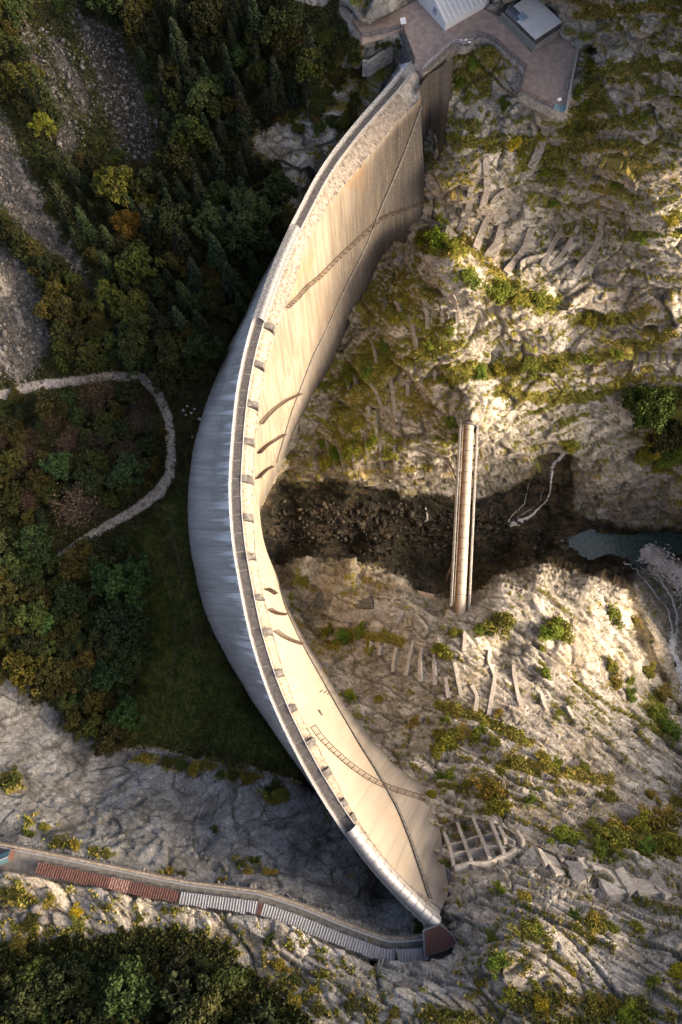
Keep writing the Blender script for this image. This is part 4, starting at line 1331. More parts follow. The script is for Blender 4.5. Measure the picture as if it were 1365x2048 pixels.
lean_roof('rusty_lean_to_roof', 'rust red corrugated lean-to roof over the gallery path by the teal shed', 88, 366, .85, lambda k: M_RUST2 if k in (15, 16, 17, 18) else M_RUST)
lean_roof('corrugated_lean_to_roof', 'long pale blue corrugated lean-to roof over the gallery path leading to the dam', 369, 852, .95, lambda k: M_RUST if k in (14,) else M_BLUE)
# gatehouse with rusty roof at the dam end
rp = P([849, 881, 906, 913, 893, 852], [1863, 1850, 1872, 1887, 1899, 1912], 3.0)
gh = empty('gatehouse', tuple(P(880, 1880, 0.0)), 'small gatehouse with dark rust red sheet roof at the end of the dam', 'building')
m = MB()
ctr = rp.mean(0)
m.prism(lerp(rp, ctr, .12) - [0, 0, .12], (0, 0, -4.2)).build('walls', M_CONC, gh)
m = MB()
m.prism(lerp(rp, ctr, -.10) - [0, 0, .10], (0, 0, -.14)).build('roof_edge', M_BLUE, gh)
# roof sheets cut as strips across the hexagon
ax = P(852, 1912, 3.) - P(849, 1863, 3.); ax /= np.linalg.norm(ax)
bx_ = np.cross(ax, up)
bx_ = bx_ * np.sign(bx_[0])
def clip_poly(poly, nrm, d, keep):
    out = []
    for i in range(len(poly)):
        a, b = poly[i], poly[(i + 1) % len(poly)]
        fa, fb = keep * (a @ nrm - d), keep * (b @ nrm - d)
        if fa >= 0: out.append(a)
        if fa * fb < 0: out.append(a + (b - a) * fa / (fa - fb))
    return out
lo, hi = (rp @ bx_).min(), (rp @ bx_).max()
for k in range(9):
    d0_, d1_ = lo + (hi - lo) * k / 9 + .03, lo + (hi - lo) * (k + 1) / 9 - .03
    pl = clip_poly(clip_poly(list(rp), bx_, d0_, 1), bx_, d1_, -1)
    if len(pl) > 2:
        m = MB()
        pl = np.array(pl)
        n_ = np.cross(pl[1] - pl[0], pl[2] - pl[0])
        if n_[2] < 0: pl = pl[::-1]
        m.prism(pl + [0, 0, .05 + .02 * (k % 2)], (0, 0, -.12)).build('roof_sheet', M_RUST, gh)
# teal shed at the head of the gallery
M_TEAL = simple('teal_roof', (0.075, 0.145, 0.175), 0.5, 0.2, 0.15, 1)
sh = empty('teal_shed', tuple(P(-10, 1722, 0)), 'teal roofed shed at the far end of the gallery path', 'shed')
q = P([21, 17.5, -60, -60], [1700, 1724, 1756, 1736], 2.8)
m = MB(); m.prism(lerp(q, q.mean(0), .08), (0, 0, -2.9)).build('walls', M_RUST, sh)
rd = (q[0] + q[1]) / 2 + [0, 0, .55]; re = (q[2] + q[3]) / 2 + [0, 0, .55]
for nm, a_, b_ in (('roof_slope', q[0], q[3]), ('roof_slope', q[1], q[2])):
    m = MB(); m.prism([a_, b_, re, rd] if nm and a_ is q[1] else [rd, re, b_, a_], (0, 0, -.09)).build(nm, M_TEAL, sh)
m = MB(); m.tube([rd + [0, 0, .03], re + [0, 0, .03]], .09, 6).build('ridge_cap', M_STEEL, sh)

# ------------------------------------------------------------------ pipe bridge across the gorge
def pipe_mat():
    t = NT('pipe_paint')
    p = t.objc()
    dt = t.n('ShaderNodeVectorMath', operation='DOT_PRODUCT')
    t.put(dt.inputs[0], p)
    dt.inputs[1].default_value = tuple(map(float, sp))
    x = dt.outputs['Value']
    n = t.noise(t.vmul(p, (1.5, .5, 1.5)), 1.0, 5, .65)
    f = t.rng(t.m('ADD', t.m('MULTIPLY', x, .9), t.m('MULTIPLY', t.m('SUBTRACT', n, .5), 2.4)), -1.3, -.25)
    c = t.mix(f, (.22, .12, .06), (.36, .31, .255))
    n2 = t.noise(t.vmul(p, (5, .8, 5)), 1.0, 4, .6)
    c = t.mix(t.m('MULTIPLY', t.rng(n2, .56, .70), .65), c, (.36, .16, .065))
    return t.bsdf(c, .6, .05, None, .4)
ZPIP = float(Zc(-90.0))
pa, pb = P(938.5, 850, ZPIP), P(921.5, 1200, ZPIP)
dp_ = (pb - pa) / np.linalg.norm(pb - pa)
sp = np.cross(dp_, up); sp /= np.linalg.norm(sp); sp *= np.sign(sp[0])
LPI = np.linalg.norm(pb - pa)
pbr = empty('pipe_bridge', tuple((pa + pb) / 2), 'long rust streaked white pipe carried on a bridge across the gorge', 'pipe bridge')
rP = 1.5
M_PIPE = pipe_mat()
m = MB()
m.tube(np.array([pa - dp_ * 6, pa, *(pa + dp_ * LPI * np.linspace(0.05, .95, 20)[:, None]), pb, pb + dp_ * 5]), rP, 28)
m.build('pipe', M_PIPE, pbr, smooth=True)
m_ = None
for k in np.arange(2.0, LPI - 1, 3.3):
    c = pa + dp_ * k
    MB().tube([c - dp_ * .05, c + dp_ * .05], rP + .06, 28).build('band', M_RUSTY, pbr)
for sg in (-1, 1):
    o_ = sp * sg * 2.55
    MB().box((pa + pb) / 2 + o_ - up * .4, dp_ * (LPI / 2 + 2), sp * .32, up * .75).build('girder', M_CONC, pbr)
    q = densify(np.array([pa + o_ + up * .35 - dp_ * 1, pb + o_ + up * .35 + dp_ * 1]), .8)
    railing(q, 1.05, M_STEEL, pbr, 'side_railing', 2.2, (1, .5), M_NET, .045)
for k in np.arange(1.5, LPI - 1, 4.5):
    c = pa + dp_ * k - up * 1.3
    MB().box(c, sp * 2.4, dp_ * .22, up * .3).build('cross_beam', M_CONC_D, pbr)
cc = densify(np.array([pa + sp * -1.9 + up * .9, pb + sp * -1.9 + up * .9]), 2)
MB().tube(cc, .13, 6).build('cable_duct', M_CONC_L, pbr)
MB().tube([pa + dp_ * -9, pa + dp_ * .5], 2.2, 20).build('portal_collar', M_CONC_D, pbr)
for (x0, y0), u in (((894, 914), .33), ((878, 1192), .80)):
    for off in (-.4, .5):
        MB().tube([tpt(x0 + off * 6, y0) - up * .5, pa + dp_ * (LPI * u + off) - sp * 2.6 - up * .6], .16, 6).build('strut', M_RUSTY, pbr)
b = tpt(852, 1192)
ab = MB()
ab.prism([b + [-2.6, 1.9, 1.6], b + [-1.5, -.4, 1.3], b + [3.4, -2.2, .8], b + [2.4, .8, 1.0]], (0, 0, -3.5))
ab.build('anchor_block', simple('warm_concrete', (.42, .31, .22), .9, 0, .2, 1.2), None, label='tan concrete anchor block beside the lower end of the pipe bridge', cat='block')

# ------------------------------------------------------------------ concrete ribs bolted to the cliffs
M_RIB = simple('rib_concrete', (.29, .262, .23), .92, 0, .3, 1.3, dark=(.17, .15, .13))
M_RIB_L = simple('pale_rib_concrete', (.44, .405, .36), .92, 0, .22, 1.3)
def rib(px, wpx, out, mat, label, cat, group, name='concrete_rib'):
    q = resample(px, max(4, int(arc(np.asarray(px, float))[-1] / 5)))
    c = tpt(q[:, 0], q[:, 1])
    for _ in range(6):
        c[1:-1] = (c[:-2] + 2 * c[1:-1] + c[2:]) / 4
    n_ = tn(q[:, 0], q[:, 1])
    w_ = wpx * mppx(*q[len(q) // 2]) / 2
    k = len(q)
    tap = np.linspace(.86, 1.08, k) * (1 + RNG.normal(0, .03, k))
    sec = np.array([(-1, -2.2), (1, -2.2), (.92, out), (-.92, out)])[None] * np.stack([w_ * tap, np.ones(k)], 1)[:, None, :]
    m = MB()
    m.sweep(c, sec, up=n_)
    return m.build(name, mat, None, label=label, cat=cat, group=group, loc=c[-1])
R_UP = [[(974,308),(974,385),(960,420)],[(942,372),(939,413),(915,470)],[(1010,372),(983,402)],[(977,430),(946,502)],[(1005,447),(974,520)],[(1061,454),(1050,498),(1011,546)],[(1121,462),(1086,531)],[(1158,450),(1129,505),(1107,530)],[(1206,425),(1196,491),(1150,546)],[(1092,258),(1080,300),(1058,332)],[(1306,594),(1267,609)]]
W_UP = [15, 14, 11, 17, 18, 14, 12, 10, 15, 20, 7]
ORD = ['first', 'second', 'third', 'fourth', 'fifth', 'sixth', 'seventh', 'eighth', 'ninth']
L_UP = {0: 'tall straight grey concrete rib high on the cliff below the knoll', 2: 'short tilted concrete rib between taller ribs high on the cliff', 8: 'long bent pale concrete rib farthest from the dam on the upper cliff', 9: 'broad dark concrete rib running down from the glass lookout', 10: 'thin stray concrete bar lying beside a dark hollow in the cliff'}
for k, n_ in zip((1, 3, 4, 5, 6, 7), ORD):
    L_UP[k] = f'{n_} slanting grey rib counted from the dam, above the mossy spur'
for k, (r, w_) in enumerate(zip(R_UP, W_UP)):
    rib(r, w_, .55, M_RIB, L_UP[k], 'concrete rib', 'ribs on the upper cliff')
R_MID = [[(763,595),(770,620)],[(774,637),(786,660)],[(790,600),(797,625)],[(812,631),(824,661),(835,696)],[(849,614),(854,660)],[(881,596),(885,656)],[(910,579),(916,648)],[(936,580),(945,610)],[(742,682),(754,727)],[(700,743),(714,771)],[(690,760),(702,780)],[(746,763),(760,797),(773,838)],[(781,760),(788,792),(794,827)],[(813,766),(815,794)],[(847,735),(839,762)],[(868,741),(868,763)],[(738,810),(741,835)],[(848,785),(850,805)]]
L_MID = ['first rib from the dam in the upper row on the mossy cliff', 'stub rib just under the first rib of the upper mossy row', 'second rib from the dam in the upper row on the mossy cliff', 'longest brown grey rib on the mossy cliff beside the dam', 'third rib from the dam in the upper row on the mossy cliff', 'fourth rib from the dam in the upper row on the mossy cliff', 'fifth rib from the dam in the upper row on the mossy cliff', 'last short rib of the upper row, next to the grassy spur', 'lone leaning rib below the upper row, closest to the dam face', 'upper of two stub ribs tucked against the dam face', 'lower of two stub ribs tucked against the dam face', 'long tilted rib above the row of low ribs on the mossy cliff', 'steep rib directly beside the long tilted rib', 'short rib two steps past the long tilted rib', 'backward leaning short rib above the pipe portal side of the cliff', 'tiny upright rib past the backward leaning one', 'stub rib below the foot of the lone leaning rib', 'tiny rib stump under the backward leaning rib']
for k, r in enumerate(R_MID):
    rib(r, 8 if k not in (0, 3) else 10, .45, M_RIB, L_MID[k], 'concrete rib', 'ribs on the mossy cliff')
for k, r in enumerate([[(624,900),(634,938)],[(648,882),(655,912)],[(674,877),(687,938)],[(704,883),(712,943)],[(732,874),(739,938)],[(760,871),(765,938)],[(789,871),(793,938)]]):
    rib(r, 6.5, .5, M_RIB, f'{ORD[k]} upright rib from the dam in the low row above the dark gorge', 'concrete rib', 'low row of ribs above the gorge')
R_LO = [[(744,1284),(741,1306)],[(762,1292),(760,1310)],[(794,1296),(786,1342)],[(829,1281),(815,1354)],[(846,1298),(843,1363)],[(869,1310),(871,1370)],[(892,1356),(897,1393)],[(909,1327),(923,1391)],[(876,1270),(878,1293)],[(930,1266),(927,1305)],[(943,1371),(957,1390),(951,1420)],[(977,1302),(973,1330),(990,1354),(979,1424)],[(1027,1332),(1028,1361),(1041,1414)],[(1080,1388),(1093,1424)],[(1131,1417),(1146,1439)]]
L_LO = {8: 'stub of pale rib just above the comb of ribs on the slope', 9: 'short pale rib nearest the foot of the pipe bridge', 11: 'long crooked pale rib with two bends on the sunlit slope', 10: 'pale rib with a sharp elbow on the sunlit slope', 12: 'long pale rib standing alone on the bare sunlit slope', 13: 'low pale rib between the lone long rib and the flat one', 14: 'lowest flat pale rib at the edge of the smooth slab on the sunlit slope'}
for k, n_ in zip((0, 1, 2, 3, 4, 5, 6, 7), ORD):
    L_LO[k] = f'{n_} pale rib counted from the dam in the comb below the pipe'
for k, r in enumerate(R_LO):
    rib(r, 8 if k not in (0, 1, 8) else 6.5, .7, M_RIB_L, L_LO[k], 'concrete rib', 'pale ribs on the sunlit slope')
# beam grid beside the dam end
bg_ = empty('beam_grid', tuple(tpt(950, 1690)), 'grid of pale concrete beams holding the rock beside the dam end', 'beam grid')
def beam(px, wpx, out, name, parent, mat=M_RIB_L, deep=2.0):
    q = resample(px, max(3, int(arc(np.asarray(px, float))[-1] / 5)))
    c = tpt(q[:, 0], q[:, 1])
    for _ in range(12):
        c[1:-1] = (c[:-2] + 2 * c[1:-1] + c[2:]) / 4
    w_ = wpx * mppx(*q[0]) / 2
    m = MB()
    m.sweep(c, [(-w_, -deep), (w_, -deep), (w_, out), (-w_, out)], up=tn(q[:, 0], q[:, 1]))
    return m.build(name, mat, parent)
for r in [[(888,1668),(899,1705),(911,1746)],[(917,1652),(931,1690),(946,1734)],[(950,1645),(965,1682),(981,1722)],[(985,1655),(997,1683),(1009,1710)],[(1000,1664),(1012,1690)],[(1034,1675),(1046,1695)]]:
    beam(r, 6.5, 1.5, 'upright_beam', bg_)
for r in [[(888,1702),(920,1690),(960,1672),(1000,1672),(1030,1690)],[(899,1727),(940,1710),(981,1697),(1012,1693)],[(911,1747),(946,1736),(981,1725),(1021,1702),(1035,1700)]]:
    beam(r, 6, 1.0, 'cross_beam', bg_)
sl = empty('slope_slabs', tuple(tpt(1200, 1760)), 'row of pale concrete slabs and posts stepping along the rock edge', 'slabs')
def slab(px, out=.6, name='slab', mat=M_RIB_L):
    q = np.asarray(px, float)
    c = tpt(q[:, 0], q[:, 1]); n_ = tn(*q.mean(0))
    c = c + n_ * out
    m = MB()
    m.prism(c, -n_ * 2.6)
    return m.build(name, mat, sl)
for s_ in [[(1032,1712),(1062,1702),(1086,1728),(1062,1742)],[(1078,1706),(1110,1722),(1132,1748),(1112,1756)],[(1130,1730),(1160,1742),(1172,1768),(1150,1770)],[(1180,1745),(1230,1748),(1258,1792),(1216,1788)],[(1255,1760),(1300,1762),(1322,1796),(1280,1800)]]:
    slab(s_)
for s_ in [[(1073,1708),(1082,1705),(1098,1736),(1089,1740)],[(1115,1707),(1120,1706),(1128,1728),(1122,1730)],[(1153,1733),(1166,1726),(1184,1760),(1176,1764)],[(1228,1752),(1244,1744),(1272,1790),(1258,1796)],[(1298,1764),(1312,1756),(1344,1800),(1332,1806)]]:
    slab(s_, .85, 'post')
# dark slab terrace on the near spur
pf = empty('lined_platform', tuple(tpt(720, 1200)), 'dark boarded concrete platform on the rocky spur below the dam', 'platform')
c4 = [tpt(638, 1184) , tpt(748, 1182), tpt(752, 1216), tpt(628, 1213)]
n_ = tn(690, 1200)
f = lambda u, v: (c4[0] * (1 - u) + c4[1] * u) * (1 - v) + (c4[3] * (1 - u) + c4[2] * u) * v
for k in range(16):
    a_, b_ = k / 16, (k + .93) / 16
    m = MB()
    m.prism([f(a_, 0) + n_ * 1.3, f(a_, 1) + n_ * 1.3, f(b_, 1) + n_ * 1.3, f(b_, 0) + n_ * 1.3], -n_ * 3.5).build('board_panel', M_CONC_D, pf)
c5 = [tpt(752, 1196), tpt(808, 1220), tpt(800, 1246), tpt(690, 1244), tpt(640, 1222), tpt(752, 1218)]
m = MB(); m.prism([q + n_ * .8 for q in c5[::-1]], -n_ * 3).build('apron', M_CONC, pf)
# rock-fall net
nl = resample([(884,1652),(910,1642),(940,1637),(985,1648),(1040,1664),(1085,1688),(1112,1706),(1132,1735)], 60)
nc = tpt(nl[:, 0], nl[:, 1])
for _ in range(8):
    nc[1:-1] = (nc[:-2] + 2 * nc[1:-1] + nc[2:]) / 4
rn = empty('rockfall_net', tuple(nc[30]), 'grey wire rockfall net strung above the concrete beam grid', 'net')
railing(nc, 2.6, M_STEEL_D, rn, 'posts_and_cables', 2.2, (1, .66, .33), net_material('rockfall_mesh', (.30, .29, .29), .5), .06)
# small abutment blocks at the foot of the upper cliff
for px_, lab, cat_ in (([(862,430),(900,440),(918,470),(885,486),(864,462)], 'dark concrete block wedged between the dam foot and the upper cliff', 'block'),):
    q = np.asarray(px_, float); c = tpt(q[:, 0], q[:, 1]); n_ = tn(*q.mean(0))
    m = MB(); m.prism((c + n_ * 1.6)[::-1], -n_ * 5); m.build('abutment_block', M_CONC_D, None, label=lab, cat=cat_)

# ------------------------------------------------------------------ water
t = NT('gorge_water')
n = t.noise(t.geo(), .8, 4, .6)
M_WATER = t.bsdf(t.mix(t.rng(n, .4, .65), (.032, .062, .060), (.065, .105, .10)), .12, 0, t.bump(n, .25, .2), .5)
wz = float(Zc(-192.0)) 
wq = P([1120, 1200, 1640, 1640, 1300, 1200, 1140], [1080, 1052, 1040, 1190, 1165, 1135, 1118], wz)
m = MB(); m.prism(wq[::-1], (0, 0, -6)); m.build('river', M_WATER, None, kind='structure')
def foam(name, dens):
    t = NT(name)
    n = t.m('ADD', t.m('MULTIPLY', t.noise(t.geo(), 1.6, 5, .7), .5), t.m('MULTIPLY', t.noise(t.vmul(t.uv(), (3.2, .35, 1)), 1.0, 4, .65), .5))
    e_ = t.attr('edge').outputs['Fac']
    al = t.rng(t.m('ADD', n, t.m('MULTIPLY', e_, .45)), .62 - dens * .3, .95 - dens * .35)
    return t.bsdf((.93, .93, .92), .6, 0, None, .3, alpha=al)
M_FOAM = foam('white_water', .85)
M_FOAM2 = foam('thin_white_water', .7)
M_SPRAY = simple('white_spray', (.90, .90, .89), .7, 0, .05, 2.0)
def stream(name, px, label, cat, flecks=600, size=.09, off=.3, lift=.3):
    """white water as a cloud of foam flecks drawn out along the flow, dense in the middle and thinning to spray"""
    px = np.asarray(px, float)
    n = 120
    q = smooth_line(px, n, 3)
    c = tpt(q[:, 0], q[:, 1], off)
    for _ in range(5):
        c[1:-1] = (c[:-2] + 2 * c[1:-1] + c[2:]) / 4
    n_ = tn(q[:, 0], q[:, 1])
    tg = np.gradient(c, axis=0); tg /= np.linalg.norm(tg, axis=1)[:, None]
    s_ = np.cross(tg, n_); s_ /= np.linalg.norm(s_, axis=1)[:, None]
    W_ = q[:, 2] * .15
    pr = (W_ + .25) / (W_ + .25).sum()
    i = RNG.choice(n, flecks, p=pr)
    # a few wandering threads attract the flecks
    th = blur(np.cumsum(RNG.normal(0, .5, (n, 4)), 0), 3, 1)
    th = (th - th.mean(0)) / (np.abs(th - th.mean(0)).max(0) + 1e-6) * .32
    lat = np.where(RNG.random(flecks) < .6, th[i, RNG.integers(0, 4, flecks)] + RNG.normal(0, .07, flecks), RNG.normal(0, .27, flecks))
    ctr = c[i] + s_[i] * (lat * W_[i])[:, None] + n_[i] * (np.abs(RNG.normal(0, lift, flecks)) * np.minimum(W_[i], 3) * .35)[:, None] + tg[i] * RNG.normal(0, .25, (flecks, 1))
    d = tg[i] + RNG.normal(0, .16, (flecks, 3)); d /= np.linalg.norm(d, axis=1)[:, None]
    w = np.cross(d, n_[i] + RNG.normal(0, .5, (flecks, 3))); w /= np.linalg.norm(w, axis=1)[:, None]
    l_ = (size * RNG.uniform(1.5, 5.5, flecks))[:, None]; ww = (size * RNG.uniform(.4, 1.1, flecks))[:, None]
    V = np.stack([ctr - d * l_, ctr - w * ww, ctr + d * l_, ctr + w * ww], 1).reshape(-1, 3)
    base = c[-1]
    me = new_mesh(name, V - base, np.arange(len(V)).reshape(-1, 4), M_SPRAY)
    return setp(link_mesh(name, me, None, base), label, cat)
stream('waterfall', [(1140,898,4),(1138,908,7),(1128,922,12),(1112,934,14),(1102,946,10),(1103,962,5),(1100,985,4),(1090,1000,4),(1072,1020,5),(1058,1034,9),(1036,1044,14),(1020,1050,12)], 'white waterfall leaping from the cliff into the dark gorge', 'waterfall', flecks=1900, size=.10)
stream('water_trickle', [(1059,952,2.5),(1056,975,2),(1048,1000,2),(1030,1020,2.5),(1016,1042,4)], 'thin white trickle beside the leaping waterfall', 'trickle', flecks=260, size=.07)
stream('water_trickle', [(1090,965,1.5),(1082,990,1.5),(1065,1012,1.8),(1040,1028,2),(1024,1044,3)], 'faint middle trickle between the waterfall and the outer trickle', 'trickle', flecks=170, size=.06)
stream('small_cascade', [(851,1010,4),(853,1020,6),(851,1033,7),(853,1046,5)], 'small white cascade on the dark gorge wall beside the pipe', 'cascade', flecks=420, size=.09)
stream('water_jet', [(1440,1235,50),(1400,1195,56),(1365,1168,56),(1330,1143,58),(1300,1122,56),(1284,1108,40),(1276,1102,16)], 'broad white water jet fanning out over the teal pool', 'water jet', off=3.5, lift=1.2, flecks=9000, size=.16)
stream('cascade_stream', [(1248,1128,6),(1268,1140,6),(1284,1160,7),(1300,1176,8),(1320,1200,6),(1334,1225,6),(1342,1255,7),(1350,1275,8)], 'white stream running down the brown rock nearer the sunlit slope', 'stream', flecks=1300, size=.10)
stream('cascade_stream', [(1284,1132,10),(1310,1150,10),(1330,1178,9),(1346,1200,7),(1355,1225,8),(1354,1262,8),(1350,1280,12)], 'white stream running down the brown rock under the water jet', 'stream', flecks=1700, size=.10)
stream('rapids', [(1346,1270,26),(1345,1300,30),(1352,1330,40),(1372,1370,60),(1400,1410,60)], 'churning white rapids where the two streams join', 'rapids', flecks=9000, size=.15)
# ------------------------------------------------------------------ vegetation
def leaf_material(name, a, b, var=.35):
    t = NT(name)
    oi = t.n('ShaderNodeObjectInfo')
    p = t.objc()
    n = t.noise(p, .55, 3, .6)
    n2 = t.noise(p, 3.5, 2, .6)
    c = t.mix(t.rng(n, .36, .64), a, b)
    c = t.mix(t.m('MULTIPLY', t.rng(n2, .4, .7), var), c, tuple(k * .45 for k in a))
    mm = t.n('ShaderNodeMix', data_type='RGBA', blend_type='MULTIPLY')
    mm.inputs[0].default_value = 1.0
    t.put(mm.inputs[6], c)
    t.put(mm.inputs[7], oi.outputs['Color'])
    return t.bsdf(mm.outputs[2], .7, 0, None, .2)
M_LEAF = leaf_material('broad_leaves', (.028, .038, .010), (.060, .068, .018))
M_NEEDLE = leaf_material('needles', (.018, .027, .012), (.038, .050, .020))
M_BARK = simple('bark', (.115, .095, .075), .95, 0, .3, 4)
M_TWIG = leaf_material('bare_twigs', (.085, .065, .045), (.13, .105, .075))

def leaf_quads(c, size, up_bias=.5, aspect=1.3, rng=RNG):
    n = len(c)
    nr = rng.normal(size=(n, 3)); nr[:, 2] = np.abs(nr[:, 2]) + up_bias
    nr /= np.linalg.norm(nr, axis=1)[:, None]
    a = np.cross(nr, rng.normal(size=(n, 3))); a /= np.linalg.norm(a, axis=1)[:, None]
    b = np.cross(nr, a)
    s = (size if np.ndim(size) else np.full(n, size))[:, None]
    v = np.stack([c - a * s * aspect, c - b * s * .62, c + a * s * aspect, c + b * s * .62], 1)
    v[:, 1] += nr * s * .25; v[:, 3] += nr * s * .25
    return v.reshape(-1, 3), np.arange(4 * n).reshape(n, 4)
def fast_mesh(name, v, f, mat):
    me = bpy.data.meshes.new(name)
    k = f.shape[1]
    me.vertices.add(len(v)); me.vertices.foreach_set('co', v.astype(np.float32).ravel())
    me.loops.add(f.size); me.loops.foreach_set('vertex_index', f.astype(np.int32).ravel())
    me.polygons.add(len(f)); me.polygons.foreach_set('loop_start', np.arange(0, f.size, k, dtype=np.int32))
    me.materials.append(mat)
    me.update(calc_edges=True)
    return me
def broad_proto(seed, H=9.0, R=3.5, clumps=64, per=62, ls=.27, flat=1.0, open_=.0):
    r = np.random.default_rng(seed)
    th = r.uniform(0, 2 * math.pi, clumps); ph = np.arccos(r.uniform(-.55, 1, clumps))
    rad = r.uniform(.35 + open_, 1, clumps) ** .6
    lob = 1 + .28 * np.sin(3 * th + seed) * np.sin(ph) + .15 * r.normal(size=clumps)
    cc = np.stack([R * rad * lob * np.sin(ph) * np.cos(th), R * rad * lob * np.sin(ph) * np.sin(th), H * .60 + H * .36 * flat * rad * np.cos(ph)], 1)
    cr = r.uniform(.55, 1.15, clumps) * R / 3.5
    d = r.normal(size=(clumps, per, 3)); d[..., 2] += .35
    d /= np.linalg.norm(d, axis=2)[..., None]
    c = cc[:, None] + d * (cr[:, None] * r.uniform(.55, 1.05, (clumps, per)))[..., None] * [1, 1, .75]
    v, f = leaf_quads(c.reshape(-1, 3), r.uniform(.6, 1.25, clumps * per) * ls, rng=r)
    crown = fast_mesh('crown', v, f, M_LEAF)
    m = MB()
    bend = r.normal(0, .25, 2)
    tr = np.array([[0, 0, -.6], [bend[0] * .2, bend[1] * .2, H * .2], [bend[0], bend[1], H * .5], [bend[0] * 1.4, bend[1] * 1.4, H * .8]])
    m.tube(tr, np.array([.26, .2, .13, .05]) * H / 9, 7)
    for k in range(7):
        e = cc[r.integers(clumps)]
        m.tube([tr[1] + (tr[2] - tr[1]) * r.uniform(.2, 1), lerp(tr[2], e, .5) + [0, 0, .2], e], np.array([.10, .07, .03]) * H / 9, 5)
    return crown, new_mesh('trunk', m.v, m.f, M_BARK)
def conifer_proto(seed, H=13.0, R=2.6, tiers=34):
    r = np.random.default_rng(seed)
    C, S = [], []
    for k in range(tiers):
        h = 1.2 + (H - 1.4) * (k + r.uniform(-.3, .3)) / tiers
        L = R * (1 - h / (H + .3)) ** .75 * r.uniform(.8, 1.15) + .12
        nb = int(5 + 5 * (1 - h / H))
        for a in np.linspace(0, 2 * math.pi, nb, endpoint=False) + r.uniform(0, 6):
            l = L * r.uniform(.7, 1.1)
            u = np.linspace(.15, 1, 11)
            x = l * u
            z = h - .32 * x - .05 * x ** 2 + .10 * r.normal(size=11)
            w = .22 * l * (1 - u) + .05
            C.append(np.stack([x * math.cos(a) + w * r.normal(size=11), x * math.sin(a) + w * r.normal(size=11), z], 1))
            S.append(.30 * (1.15 - .5 * u))
    c = np.concatenate(C); s = np.concatenate(S)
    v, f = leaf_quads(c, s, .9, 1.35, r)
    crown = fast_mesh('crown', v, f, M_NEEDLE)
    m = MB()
    m.tube([[0, 0, -.6], [0, 0, H * .5], [0, 0, H * .97]], np.array([.24, .13, .02]), 7)
    return crown, new_mesh('trunk', m.v, m.f, M_BARK)
def bare_proto(seed, H=5.0, R=2.3):
    r = np.random.default_rng(seed)
    m = MB()
    for k in range(46):
        a = r.uniform(0, 6.28); l = r.uniform(.5, 1) * R
        e = np.array([l * math.cos(a), l * math.sin(a), H * r.uniform(.45, 1)])
        mid_ = e * [.45, .45, .62] + r.normal(0, .12, 3)
        m.tube([[0, 0, -.3], mid_, e], [.05, .035, .012], 3)
        for q in range(4):
            e2 = e + r.normal(0, .55, 3) + [0, 0, .1]
            m.tube([lerp(mid_, e, r.uniform(.2, .9)), e2], [.022, .008], 3)
    tw = new_mesh('branches', m.v, m.f, M_TWIG)
    c = r.normal(size=(900, 3)) * [R * .55, R * .55, H * .2] + [0, 0, H * .6]
    v, f = leaf_quads(c, r.uniform(.06, .16, 900), rng=r)
    return fast_mesh('crown', v, f, M_TWIG), tw
def shrub_proto(seed, R=1.2, n=1300, mat=None, ls=.12):
    r = np.random.default_rng(seed)
    k = 16
    cc = r.normal(size=(k, 3)) * [R * .5, R * .5, R * .22] + [0, 0, R * .55]
    cr = r.uniform(.3, .55, k) * R
    d = r.normal(size=(k, n // k, 3)); d /= np.linalg.norm(d, axis=2)[..., None]
    c = (cc[:, None] + d * (cr[:, None] * r.uniform(.5, 1.1, (k, n // k)))[..., None]).reshape(-1, 3)
    c[:, 2] = np.abs(c[:, 2])
    v, f = leaf_quads(c, r.uniform(.6, 1.3, len(c)) * ls, rng=r)
    m = MB()
    for e in cc:
        m.tube([[0, 0, -.4], e * [.5, .5, .6], e], [.05, .035, .015], 3)
    v2 = np.asarray(m.v); 
    me = bpy.data.meshes.new('shrub')
    F_ = [tuple(q) for q in f.tolist()] + [tuple(i + len(v) for i in q) for q in m.f]
    me.from_pydata(np.r_[v, v2].tolist(), [], F_)
    me.materials.append(mat or M_LEAF); me.materials.append(M_BARK)
    me.polygons.foreach_set('material_index', np.r_[np.zeros(len(f)), np.ones(len(m.f))].astype(np.int32))
    me.update()
    return me
BR = [broad_proto(101 + k, 9.0, R_, cl, 62, .26, fl) for k, (R_, cl, fl) in enumerate([(3.4, 60, 1.0), (3.8, 74, .9), (3.0, 52, 1.15), (3.6, 66, 1.0), (3.3, 48, 1.05)])]
CO = [conifer_proto(201 + k, 13.0, R_) for k, R_ in enumerate([2.7, 2.3, 3.0])]
BA = [bare_proto(301 + k) for k in range(2)]
SH = [shrub_proto(401 + k) for k in range(4)]

def place(px, py, frac_h, H):
    """plan position and ground height of a plant whose crown centre shows at a surveyed pixel"""
    z = float(tpt(px, py)[2])
    for _ in range(3):
        q = P(px, py, z + frac_h * H)
        z = ground(q[0], q[1], z)
    return np.array([q[0], q[1], z])
KIND = {
    'deep': ('broadleaf_tree', 'dark green rounded broadleaf tree', BR, (.50, .60, .45)),
    'olive': ('broadleaf_tree', 'olive green spreading broadleaf tree', BR, (.82, .70, .42)),
    'grey': ('broadleaf_tree', 'grey green willowy tree', BR, (.70, .80, .80)),
    'gold': ('broadleaf_tree', 'autumn yellow broadleaf tree', BR, (2.3, 1.45, .55)),
    'rust': ('broadleaf_tree', 'brownish autumn broadleaf tree', BR, (.66, .56, .34)),
    'fir': ('conifer_tree', 'dark slender conifer', CO, (.70, .70, .60)),
    'pine': ('conifer_tree', 'grey green bushy conifer', CO, (.95, .95, .88)),
    'bare': ('bare_tree', 'half bare brown twiggy tree', BA, (.50, .47, .40)),
}
n_tree = 0
